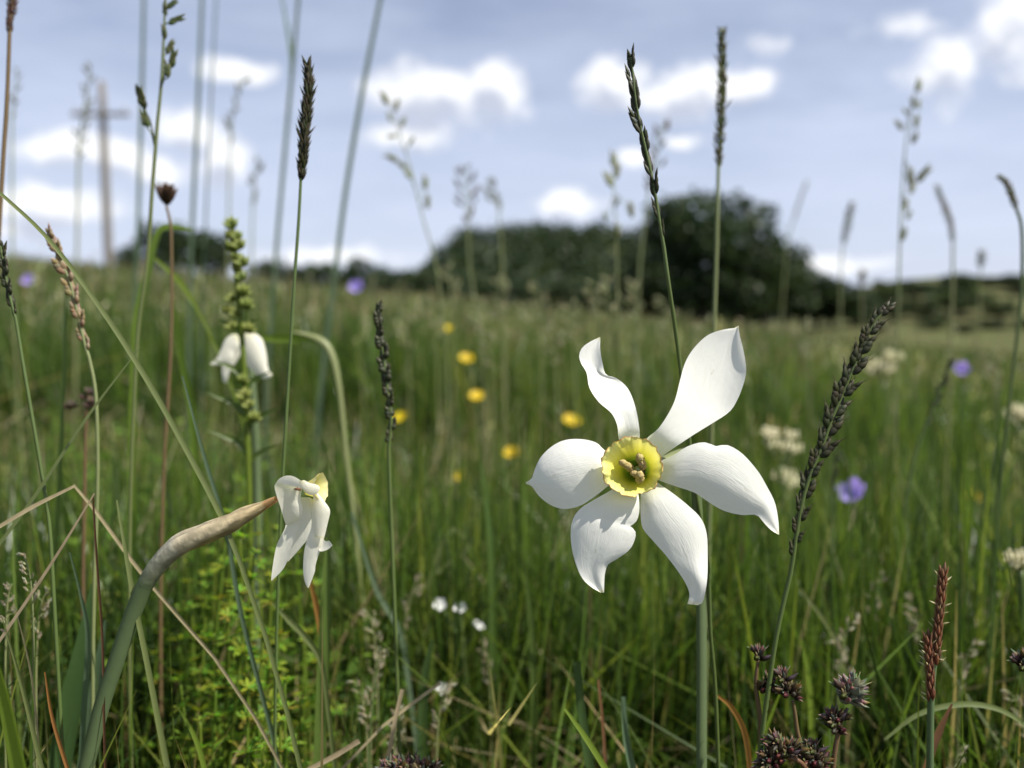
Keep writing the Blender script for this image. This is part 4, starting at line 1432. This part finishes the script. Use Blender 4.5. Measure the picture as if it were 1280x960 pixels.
# ------------------------------------------------------------------ budding green spike in front of the hanging narcissus
DS = .315
st = to_ground(catmull([P(291, 276, DS), P(293, 320, DS), P(299, 380, DS), P(304, 440, DS), (P(308, 520, DS)), P(312, 640, DS), P(314, 760, DS)], 5))
o = thing('budding_spike', 'green leafy spike with round buds crossing the hanging white narcissus', 'wildflower', st[-1])
v, f, _ = tube(st, [.0007, .0010, .0012, .0014], 8)
part('stem', py_mesh('stem', v, f), M['grass_bright'], o, st[-1])


def bud_mesh():
    V, F, K = [], [], []
    for i in range(9):
        a = i * 2.4
        an = R(12 + 5 * i)
        dz = Vector((math.cos(a) * math.sin(an), math.sin(a) * math.sin(an), math.cos(an)))
        scale_geo(V, F, K, Vector((0, 0, 0)), dz, dz.orthogonal().normalized(), .9 + .1 * (i % 2), .5, (.15, .20, .04), (.34, .38, .10), thick=.7)
    me = py_mesh('bud', V, F, K)
    me.materials.append(M['scales'])
    return me


BUD = bud_mesh()


def z8(x, y):
    return (220 + x * .3957, 260 + y * .3957)


for i, (x_, y_, s_) in enumerate(((180, 52, 1.1), (168, 85, .9), (198, 88, .9), (172, 122, 1.1), (204, 118, 1.1), (185, 150, .8), (214, 172, 1.1), (190, 190, .8), (208, 215, .9), (205, 262, 1.1), (180, 285, .9), (215, 305, 1.1), (192, 330, .9), (222, 380, 1.0), (180, 372, .9), (160, 320, .8), (222, 592, 1.1), (205, 540, .9), (235, 620, .9), (240, 660, 1.0))):
    X_, Y_ = z8(x_, y_)
    p = P(X_, Y_ + 5, DS - .002)
    dz = (UP + RIGHT * (0.5 if i % 2 else -.5) - FWD * .3).normalized()
    inst('bud', BUD, o, frame(p, dz, FWD, .0048 * s_), st[-1])
for i, (x_, y_, dx, L_) in enumerate(((165, 375, -1, 26), (225, 370, 1, 24), (200, 520, -1, 34), (230, 560, 1, 36), (215, 640, -1, 44), (250, 690, 1, 46), (220, 760, -1, 46), (240, 800, 1, 44))):
    X_, Y_ = z8(x_, y_)
    p0 = P(300 + (Y_ - 400) * .05, Y_ + 10, DS)
    pw = catmull([p0, p0 + (RIGHT * dx * .5 + UP * .8) * L_ * .5 * DS / F_PX, p0 + (RIGHT * dx * 1 + UP * .75 - FWD * .2) * L_ * DS / F_PX], 5)
    v, f = ribbon(pw, [.0008, .0022, .002, .0003], (UP * .3 - FWD).normalized(), .6)
    part('leaf', py_mesh('leaf', v, f), M['grass_blade'], o, st[-1])

# ------------------------------------------------------------------ single blades and straws
BL = [
    ([(-12, 230), (70, 310), (170, 452), (265, 622), (300, 702)], (4, 5, 6.5, 7, 6), .2, 'grass_pale', 'long pale green blade slanting down from the left edge past the tan ear'),
    ([(176, 433), (110, 520), (40, 625), (-20, 705)], (1, 4, 5, 5), .21, 'grass_pale', 'thin blade crossing under the long slanting pale blade'),
    ([(82, 345), (80, 470), (72, 640), (62, 800)], (3, 8, 10, 10), .3, 'grass_blade', 'upright green blade behind the tan ear'),
    ([(228, 470), (255, 570), (282, 660), (302, 770), (342, 925), (352, 985)], (2, 5, 6, 6, 6), .235, 'grass_blue', 'dark green stem passing between the brown sheath and the nodding flower'),
    ([(116, 730), (106, 800), (88, 880), (70, 985)], (4, 20, 27, 27), .245, 'grass_dark', 'broad dark narcissus leaf left of the nodding flower stem'),
    ([(132, 775), (120, 850), (100, 985)], (3, 15, 18), .25, 'grass_blue', 'narrower blue-green narcissus leaf against the nodding flower stem'),
    ([(-14, 800), (6, 880), (28, 990)], (6, 22, 30), .165, 'grass_bright', 'blurred broad leaf in the bottom left corner'),
    ([(2, 770), (28, 860), (58, 985)], (1, 6, 7), .2, 'grass_pale', 'thin pale blade beside the blurred corner leaf'),
    ([(14, 740), (40, 850), (52, 985)], (1, 5, 5), .205, 'straw', 'thin straw blade behind the blurred corner leaf'),
    ([(92, 608), (40, 634), (-12, 665)], (5, 8, 7), .2, 'straw', 'short bleached straw pointing left from the bent dry stem'),
    ([(118, 617), (62, 708), (-8, 812)], (3, 6, 7), .2, 'straw', 'bleached straw running down to the left edge'),
    ([(116, 620), (121, 700), (128, 800), (130, 900)], (3, 4, 4), .206, 'red_stem', 'thin red-brown stem under the tip of the bleached straw'),
    ([(92, 606), (122, 642), (180, 720), (268, 822)], (4, 6, 7, 6), .225, 'straw', 'bent dry straw passing behind the nodding flower stem'),
    ([(146, 625), (164, 730), (186, 840), (214, 985)], (2, 6, 7, 8), .205, 'grass_pale', 'yellowish upright blade right of the nodding flower stem'),
    ([(56, 840), (66, 900), (92, 985)], (2, 5, 6), .2, 'orange_leaf', 'blade with an orange tip before the broad dark leaf'),
    ([(87, 690), (100, 740), (110, 800), (104, 900)], (2, 4, 9, 10), .22, 'grass_blue', 'thin curling blade above the broad dark leaf'),
    ([(410, 672), (407, 760), (403, 860), (398, 985)], (5, 15, 16, 17), .255, 'grass_blade', 'upright green blade directly under the nodding flower'),
    ([(386, 720), (396, 760), (402, 805), (404, 880)], (4, 8, 7, 5), .262, 'orange_leaf', 'orange withered blade tip touching the hanging petals'),
    ([(341, 754), (362, 776), (382, 797), (402, 830), (412, 900)], (2, 8, 8, 7, 6), .25, 'grass_pale', 'short pale blade tip below the nodding flower'),
    ([(220, 880), (245, 925), (262, 985)], (2, 6, 7), .22, 'grass_bright', 'short bright blade tip in the bedstraw'),
    ([(550, 854), (512, 882), (478, 908)], (5, 6, 5), .235, 'straw', 'broken straw stub lying slanted above the bristly brown head'),
    ([(503, 862), (493, 905), (478, 985)], (7, 8, 8), .232, 'straw', 'upright broken straw beside the bristly brown head'),
    ([(449, 926), (418, 945), (380, 965)], (9, 9, 8), .22, 'straw', 'thick cut straw lying beside the green blade'),
    ([(721, 828), (727, 890), (742, 985)], (9, 11, 12), .235, 'grass_dark', 'dark leaf with a bitten-off end between the flowers'),
    ([(779, 871), (783, 925), (796, 985)], (6, 9, 11), .245, 'grass_blue', 'blue-green leaf stub just left of the straight flower stem'),
    ([(706, 886), (732, 922), (772, 985)], (3, 7, 8), .215, 'grass_bright', 'yellow-green blade with an orange tip, crossing the bitten-off leaf'),
    ([(748, 850), (754, 910), (758, 985)], (3, 4, 4), .25, 'red_stem', 'thin red stem behind the yellow-green blade'),
    ([(1105, 925), (1150, 892), (1205, 880), (1252, 888), (1295, 915)], (3, 6, 7, 6, 5), .235, 'grass_pale', 'pale blade arching over in the bottom right corner'),
    ([(895, 868), (915, 885), (932, 920), (940, 985)], (3, 6, 7, 6), .235, 'orange_leaf', 'yellow-orange arching blade left of the dark rush heads'),
    ([(1248, 540), (1234, 620), (1216, 700), (1208, 790)], (2, 4, 4, 4), .45, 'grass_dark', 'thin dark leaning stem below the violet bellflower bud'),
    ([(240, 287), (215, 283), (198, 290), (186, 335), (172, 395), (168, 460)], (3, 8, 10, 11, 10), .36, 'grass_bright', 'bright green blade bent over sharply below the brown crown-shaped head'),
    ([(188, 318), (225, 352), (250, 392)], (3, 8, 3), .38, 'grass_bright', 'bright yellowish blade slanting right below the bent-over blade'),
    ([(216, 372), (226, 440), (240, 520), (250, 640)], (3, 9, 10, 9), .38, 'grass_bright', 'upright bright blade behind the long slanting blade'),
    ([(584, 672), (566, 662), (550, 690), (528, 770), (520, 850)], (3, 8, 8, 7, 6), .40, 'grass_pale', 'blurred pale blade folded over between the two white flowers'),
    ([(585, 660), (588, 680), (560, 705), (540, 720)], (5, 7, 6, 4), .41, 'grass_pale', 'short pale bent blade end beside the folded-over blade'),
    ([(440, 640), (470, 735), (500, 790), (512, 860)], (3, 6, 7, 6), .33, 'grass_blue', 'blurred blue-green blade right of the nodding flower'),
    ([(1000, 735), (1040, 790), (1060, 850), (1066, 930)], (3, 7, 6, 6), .33, 'grass_pale', 'blurred pale blade slanting down above the rush heads'),
    ([(1270, 570), (1252, 640), (1240, 760)], (3, 6, 6), .5, 'grass_blade', 'blurred green blade near the right edge'),
    ([(600, 570), (612, 660), (616, 780), (614, 900)], (2, 8, 9, 9), .36, 'grass_blade', 'blurred upright green blade between the two white flowers'),
    ([(540, 800), (530, 860), (528, 985)], (3, 12, 14), .30, 'grass_dark', 'blurred dark leaf rising behind the bristly brown head'),
    ([(1120, 590), (1128, 690), (1126, 800), (1120, 920)], (2, 7, 8, 8), .4, 'grass_bright', 'blurred bright upright blade left of the brown sedge'),
    ([(655, 700), (664, 780), (668, 900), (665, 985)], (2, 8, 9, 9), .34, 'grass_blade', 'blurred upright blade below the left petal of the open flower'),
    ([(1002, 800), (1012, 860), (1016, 960)], (2, 9, 10), .30, 'grass_bright', 'blurred bright blade behind the rush heads'),
]
for pts, wpx, d, mat, lab in BL:
    pw = to_ground(catmull(rooted(pts, d), 6))
    o = thing('straw' if mat == 'straw' else 'grass_plant', lab, 'straw' if mat == 'straw' else 'grass', pw[-1])
    nn = len(catmull(rooted(pts, d), 6))
    wpx = [x * .72 for x in wpx] if mat == 'straw' else wpx
    wv_ = list(interp([x * d / F_PX for x in wpx], nn)) + [wpx[-1] * d / F_PX] * (len(pw) - nn)
    v, f = ribbon(pw, wv_, (-FWD + RIGHT * random.uniform(-.4, .4) + UP * .25).normalized(), .35, random.uniform(-.5, .5))
    part('blade', py_mesh('blade', v, f), M[mat], o, pw[-1])
# bent dry stem with its leaf
pw = to_ground(catmull(rooted([(364, 414), (398, 424), (414, 442), (424, 485), (432, 560), (444, 660), (456, 780)], .38), 6))
o = thing('seeding_grass_plant', 'dry tan stem bent over to the left with a flat green leaf', 'grass', pw[-1])
v, f, _ = tube(pw, [.0006, .0021, .0020, .0014, .0012, .0011, .0010, .0010], 8, squash=.6)
part('stem', py_mesh('stem', v, f), M['stem_pale'], o, pw[-1])
add_leaf(o, pw[-1], [(322, 423), (345, 423), (370, 423), (394, 425)], .38, (5, 10, 11, 6), 'grass_bright')

# ------------------------------------------------------------------ woodrush with dark chaffy heads
def rush_head(tone, seed, n=8):
    key = ('r', tone, seed)
    if key in _cache:
        return _cache[key]
    rs = random.Random(seed)
    V, F, K = [], [], []
    c0, c1 = TONES[tone]
    for i in range(n):
        a = i * 2.4 + rs.uniform(-.5, .5)
        an = R(6 + 62 * (i / n) + rs.uniform(-10, 10))
        dz = Vector((math.cos(a) * math.sin(an), math.sin(a) * math.sin(an), math.cos(an)))
        b = dz * .10 + Vector((0, 0, rs.uniform(0, .22)))
        kk = rs.uniform(.6, 1.6)
        scale_geo(V, F, K, b, dz, dz.orthogonal().normalized(), rs.uniform(.42, .62), rs.uniform(.24, .34), [c * kk for c in c0], [c * rs.uniform(.15, .8) for c in c1], thick=.8, sides=6)
        for q in range(2):
            e = Matrix.Rotation(q * 3.1 + rs.uniform(0, 3), 3, dz) @ dz.orthogonal().normalized()
            d2 = (dz + e * rs.uniform(.25, .6)).normalized()
            scale_geo(V, F, K, b + dz * .08, d2, d2.orthogonal().normalized(), rs.uniform(.35, .62), .15, c0 if rs.random() < .5 else [c * .5 for c in c1], [c * rs.uniform(.5, 1.3) for c in c1], thick=.35, sides=4)
    me = py_mesh('flower_head', V, F, K)
    me.materials.append(M['scales'])
    _cache[key] = me
    return me


def rush(label, stems, heads, d, mat='stem_brown'):
    """stems: px polylines, the first one is the main stalk; heads: x, y, dirx, diry, size px, tone"""
    main = to_ground(catmull(rooted(stems[0], d), 5))
    base = main[-1]
    o = thing('woodrush', label, 'woodrush', base)
    v, f, _ = tube(main, [.0004, .0006, .0007, .0008], 7)
    part('stem', py_mesh('stem', v, f), M[mat], o, base)
    for s in stems[1:]:
        v, f, _ = tube(catmull(rooted(s, d), 5), [.00035, .0005], 7)
        part('branch', py_mesh('branch', v, f), M[mat], o, base)
    for i, (x_, y_, dx, dy, s_, tone) in enumerate(heads):
        dz = (RIGHT * dx - UP * dy - FWD * .2).normalized()
        sz = s_ * 1.4 * d / F_PX
        inst('flower_head', rush_head(tone, i % 4), o, frame(P(x_, y_, d) - dz * sz * .45, dz, FWD, sz), base)
    return o


def zr(x, y):
    return (900 + x * .18755, 780 + y * .1875)


def zs(*pp):
    return [zr(*p) for p in pp]


H = lambda x, y, dx, dy, s, t='rush': (*zr(x, y), dx, dy, s, t)
rush('woodrush with one small dark head held above a second', [zs((255, 235), (243, 330), (240, 420), (258, 560), (270, 680), (268, 960))], [H(265, 180, .1, -1, 22), H(300, 405, .2, -1, 24), H(340, 372, .5, -.8, 18)], .205)
bs = rush('woodrush with a double dark head above a bristly cluster at the bottom', [zs((485, 510), (500, 600), (520, 740), (560, 860), (600, 1000))], [H(418, 325, -.1, -1, 22), H(438, 420, -.3, -1, 26), H(505, 440, .3, -1, 20), H(575, 850, -.2, -.9, 28), H(625, 800, 0, -1, 22), H(640, 880, .1, -1, 28), H(680, 890, .3, -.9, 28), H(660, 940, .2, -.8, 26), H(600, 900, -.1, -1, 24)], .203)
rush('woodrush cluster of dark heads on an arching orange stalk', [zs((330, 930), (390, 885), (460, 890), (540, 925), (600, 1010))], [H(290, 885, -.6, -.5, 24), H(330, 860, -.2, -1, 24), H(360, 770, -.6, -.7, 22), H(400, 800, -.1, -1, 28), H(450, 810, 0, -1, 24), H(490, 800, .3, -1, 26), H(300, 930, -.5, -.3, 26), H(420, 850, 0, -1, 24)], .200, 'red_stem')
rush('woodrush with a grey-green tufted head over a dark one', [zs((850, 560), (815, 620), (790, 720), (765, 850), (750, 1000))], [H(840, 410, 0, -1, 30), H(870, 470, .4, -.8, 30, 'grey'), H(930, 430, .7, -.6, 30, 'grey'), H(900, 380, .3, -1, 24, 'grey'), H(745, 600, -.5, -.9, 26), H(790, 600, 0, -1, 22), H(765, 660, -.3, -1, 24)], .203)
rush('single dark woodrush head half cut off by the right edge', [[(1283, 835), (1286, 880), (1284, 985)]], [(1276, 824, -.3, -1, 24, 'rush'), (1284, 818, .2, -1, 24, 'rush')], .205)
rush('bristly brown flat-topped head cut off by the bottom edge', [[(510, 962), (512, 990)]], [(x_, 955 + abs(x_ - 510) * .12, (x_ - 510) / 40, -1, 26, 'rush') for x_ in (482, 494, 506, 518, 530, 542)], .215)

# brown sedge with cream stamens
DG = .203
st = to_ground(catmull([P(*z7(955, 190), DG), P(*z7(940, 300), DG), P(*z7(928, 450), DG), P(*z7(910, 640), DG), P(*z7(905, 800), DG), P(1162, 985, DG)], 5))
o = thing('sedge', 'rusty brown sedge spike with cream stamens in the lower right', 'sedge', st[-1])
v, f, _ = tube(st, [.0004, .0008, .0009, .0010], 7)
part('stem', py_mesh('stem', v, f), M['flower_stem'], o, st[-1])
for path, wr, ns in (([z7(955, 185), z7(945, 300), z7(933, 430), z7(925, 560)], .0010, 70), ([z7(895, 450), z7(900, 520), z7(905, 610), z7(906, 700)], .0009, 46)):
    hp = catmull(rooted(path, DG - .001), 6)
    V, F, K = [], [], []
    V2, F2, K2 = [], [], []
    for i in range(ns):
        t = (i + .5) / ns
        p, up = along_path(hp, t)
        a = i * 2.4
        e1 = up.orthogonal().normalized()
        ou = e1 * math.cos(a) + up.cross(e1) * math.sin(a)
        dz = (up + ou * .22).normalized()
        sd = dz.cross(ou).normalized()
        scale_geo(V, F, K, p + ou * wr * .5, dz, sd, .0034, .0011, (.19 * random.uniform(.7, 1.3), .072, .040), (.30, .17, .10), sides=4)
        if random.random() < .38:
            dz2 = (up * random.uniform(.1, .9) + ou * random.uniform(.5, 1)).normalized()
            scale_geo(V2, F2, K2, p + ou * wr * .9, dz2, dz2.orthogonal().normalized(), random.uniform(.0012, .0026), .00045, (.62, .55, .34), (.70, .64, .42), sides=4)
    sp_ = part('spike', py_mesh('spike', V, F, K), M['scales'], o, st[-1], kind='stuff')
    part('stamens', py_mesh('stamens', V2, F2, K2), M['scales'], sp_, kind='stuff')
# purple leaf behind it
pw = to_ground(catmull(rooted([(1190, 880), (1178, 905), (1168, 930)], .22), 5))
o = thing('grass_plant', 'short purple-brown blade right of the brown sedge', 'grass', pw[-1])
v, f = ribbon(pw, [.0006, .0022, .002, .002], -FWD, .4)
part('blade', py_mesh('blade', v, f), M['red_stem'], o, pw[-1])
# dead purple floret at left
DH = .3
st = to_ground(catmull([P(112, 495, DH), P(108, 520, DH), P(106, 600, DH), P(104, 720, DH)], 5))
o = thing('sorrel', 'small reddish-brown flower cluster low beside the tan ear', 'wildflower', st[-1])
v, f, _ = tube(st, [.0005, .0008], 6)
part('stem', py_mesh('stem', v, f), M['stem_brown'], o, st[-1])
for i, (x_, y_) in enumerate(((112, 494), (106, 502), (115, 506), (90, 510), (86, 514), (110, 512))):
    inst('flower_head', rush_head('purple', i % 3, 9), o, frame(P(x_, y_, DH), UP, FWD, .0042), st[-1])

# ------------------------------------------------------------------ bedstraw: whorls of small bright leaves
def whorl_mesh(seed):
    rs = random.Random(seed)
    V, F, K = [], [], []
    for i in range(8):
        a = i * math.pi / 4 + rs.uniform(-.2, .2)
        dr = Vector((math.cos(a), math.sin(a), rs.uniform(.2, .7))).normalized()
        sd = Vector((-math.sin(a), math.cos(a), 0))
        L_ = rs.uniform(.75, 1.1)
        k = len(V)
        c = [x * rs.uniform(.7, 1.3) for x in (.20, .27, .035)]
        for t, w_ in ((0, .04), (.35, .13), (.7, .12), (1, .01)):
            p = dr * L_ * t + Vector((0, 0, -.15 * t * t))
            V += [p - sd * w_, p + Vector((0, 0, -.04)), p + sd * w_]
            K += [c] * 3
        for q in range(3):
            for e in range(2):
                F.append((k + q * 3 + e, k + q * 3 + e + 1, k + q * 3 + 4 + e, k + q * 3 + 3 + e))
    me = py_mesh('whorl', V, F, K)
    me.materials.append(M['herb'])
    return me


WH = [whorl_mesh(i) for i in range(3)]
BG = 'bedstraw plants under the nodding flower'
rs = random.Random(21)
for i, (px, py, d) in enumerate(((285, 640, .30), (318, 690, .27), (340, 720, .29), (300, 740, .26), (330, 790, .26), (356, 850, .25), (270, 800, .28), (240, 760, .31), (310, 860, .25), (380, 800, .31), (225, 850, .27), (350, 900, .24), (290, 700, .33), (262, 690, .34), (305, 600, .36), (370, 690, .33), (200, 790, .33), (150, 720, .36), (250, 900, .25), (420, 860, .33), (322, 640, .31), (345, 660, .33), (300, 670, .28), (352, 760, .27), (285, 770, .27), (315, 820, .26), (375, 880, .26), (270, 860, .26), (330, 930, .24), (235, 700, .33), (395, 730, .35), (258, 730, .30))):
    lx = rs.uniform(-20, 20)
    st = to_ground(catmull([P(px, py, d), P(px + lx * .4, py + 60, d), P(px + lx, py + 140, d)], 5))
    o = thing('bedstraw', 'bright green bedstraw with whorls of small leaves below the nodding flower', 'bedstraw', st[-1], BG)
    v, f, _ = tube(st, [.0004, .0007], 5)
    part('stem', py_mesh('stem', v, f), M['grass_bright'], o, st[-1])
    L_ = sum((st[k + 1] - st[k]).length for k in range(len(st) - 1))
    nw = 9
    for k in range(nw):
        t = min(.9, .008 / L_ * k * (1 + .12 * k))
        p, up = along_path(st, t)
        inst('whorl', WH[(i + k) % 3], o, frame(p, (up + Vector((rs.uniform(-.5, .5), rs.uniform(-.5, .5), 0))).normalized(), FWD + RIGHT * rs.uniform(-1, 1), (.0042 + .0009 * min(k, 3)) * rs.uniform(.7, 1.2)), st[-1])

# ------------------------------------------------------------------ small meadow flowers
def petal_ring(n, L_, w_, cup, name):
    V, F = [], []
    for i in range(n):
        a = 2 * math.pi * i / n
        dr, sd = Vector((math.cos(a), math.sin(a), 0)), Vector((-math.sin(a), math.cos(a), 0))
        k = len(V)
        for t, ww in ((.06, .2), (.35, .75), (.7, 1.0), (.92, .7), (1.0, .15)):
            p = dr * L_ * t + Vector((0, 0, cup * t * t))
            V += [p - sd * w_ * ww * .5 + Vector((0, 0, .06 * ww)), p, p + sd * w_ * ww * .5 + Vector((0, 0, .06 * ww))]
        for q in range(4):
            for e in range(2):
                F.append((k + q * 3 + e, k + q * 3 + e + 1, k + q * 3 + 4 + e, k + q * 3 + 3 + e))
    return py_mesh(name, V, F)


PET = {'buttercup': (petal_ring(5, .5, .55, .22, 'petals'), 'yellow_petal'), 'bellflower': (petal_ring(5, .55, .5, .5, 'petals'), 'violet_petal'), 'chickweed': (petal_ring(5, .5, .4, .2, 'petals'), 'white_petal')}
single = {k: petal_ring(1, *a, 'petal') for k, a in (('buttercup', (.5, .55, .22)), ('bellflower', (.55, .5, .5)), ('chickweed', (.5, .42, .25)))}
for k in single:
    single[k].materials.append(M[PET[k][1]])


def bloom(name, label, px, py, d, size_px, facing, group=None, cat='wildflower', extra=()):
    st = to_ground(catmull([P(px, py, d), P(px + 3, py + 30, d), P(px + 8, py + 110, d)], 5))
    o = thing(name, label, cat, st[-1], group)
    v, f, _ = tube(st, [.0006, .0009], 6)
    part('stem', py_mesh('stem', v, f), M['stem_green'], o, st[-1])
    sz = size_px * d / F_PX
    for (ex, ey, fc) in ((0, 0, facing),) + tuple(extra):
        if ex or ey:
            v, f, _ = tube(catmull([P(px + 5, py + 45, d), P(px + ex * .7, py + ey + 12, d), P(px + ex, py + ey, d)], 4), [.0005, .0004], 5)
            part('branch', py_mesh('branch', v, f), M['stem_green'], o, st[-1])
        Mx = frame(P(px + ex, py + ey, d), fc, RIGHT, sz)
        for i in range(5):
            inst('petal', single[name], o, Mx @ Matrix.Rotation(i * 2 * math.pi / 5, 4, 'Z'), st[-1])
    return o


YG = 'small yellow flowers in the grass'
for i, (px, py, d, s) in enumerate(((640, 568, .9, 17), (596, 497, 1.2, 15), (502, 523, 1.0, 15), (576, 597, .8, 13), (1148, 663, .8, 15), (1215, 622, 1.0, 18), (714, 528, 1.1, 18), (583, 450, 1.4, 15), (1254, 655, .7, 11), (560, 412, 1.6, 11))):
    bloom('buttercup', 'small yellow flower out of focus in the green grass', px, py, d, s * 1.25, (UP + RIGHT * random.uniform(-.5, .5) - FWD * .7).normalized(), YG)
bloom('bellflower', 'violet bellflower low in the grass beside the big bristly ear', 1069, 622, .50, 34, (UP * .5 - RIGHT * .4 - FWD * .3).normalized())
bloom('bellflower', 'small violet bellflower beside the blurred leaning dark ear', 1200, 463, .8, 17, (UP * .4 - RIGHT * .2 - FWD).normalized())
bloom('bellflower', 'tiny violet bellflower near the foot of the low tree line', 446, 361, 1.0, 17, (UP * .4 - FWD).normalized())
bloom('bellflower', 'pale violet bellflower far left below the utility pole', 38, 352, 1.2, 14, (UP * .4 - FWD).normalized())
bloom('chickweed', 'little white starry flowers low between the two narcissi', 575, 762, .36, 17, (UP - FWD * .7).normalized(), None, 'wildflower', ((-25, -6, (UP * .6 - FWD).normalized()), (22, 22, (UP - FWD * .4 + RIGHT * .5).normalized()), (-22, 100, (UP - FWD).normalized())))


# cream umbels: every floret cluster is a part
def umbel(label, px, py, d, w_px, n, seed):
    rs = random.Random(seed)
    st = to_ground(catmull([P(px, py + w_px * .6, d), P(px + 2, py + 70, d), P(px + 4, py + 150, d)], 5))
    o = thing('umbel_flower', label, 'wildflower', st[-1])
    v, f, _ = tube(st, [.001, .0013], 6)
    part('stem', py_mesh('stem', v, f), M['stem_green'], o, st[-1])
    for i in range(n):
        ex, ey = rs.uniform(-.5, .5) * w_px, rs.uniform(-.35, .25) * w_px
        p = P(px + ex, py + ey, d + rs.uniform(-.01, .01))
        v, f, _ = tube([st[0], st[0].lerp(p, .6) - UP * .001, p], [.0005, .0004], 5)
        br = part('ray', py_mesh('ray', v, f), M['stem_pale'], o, st[-1])
        V, F, K = [], [], []
        for q in range(9):
            a = q * 2.4
            c = p + (RIGHT * math.cos(a) + (FWD + UP * .7) * math.sin(a)) * (.0011 * math.sqrt(q)) * d / .6 * 1.6
            dz = (UP + RIGHT * math.cos(a) * .4 + FWD * math.sin(a) * .4).normalized()
            scale_geo(V, F, K, c, dz, RIGHT, .004 * d / .7, .004 * d / .7, (.6, .58, .38), (.74, .72, .54), thick=1, sides=5)
        part('floret_cluster', py_mesh('floret_cluster', V, F, K), M['scales'], br)
    return o


umbel('cream flower cluster beyond the big bristly ear', 1105, 458, .8, 34, 7, 1)
umbel('cream flower cluster at the right edge above the yellow flower', 1274, 518, .6, 26, 5, 2)
umbel('cream flower cluster low at the right edge', 1276, 698, .32, 26, 6, 3)
umbel('pale cream flower tuft behind the right petals of the open narcissus', 975, 556, .55, 44, 8, 4)
umbel('faint cream flower cluster under the far right petal tip', 985, 600, .6, 26, 5, 5)
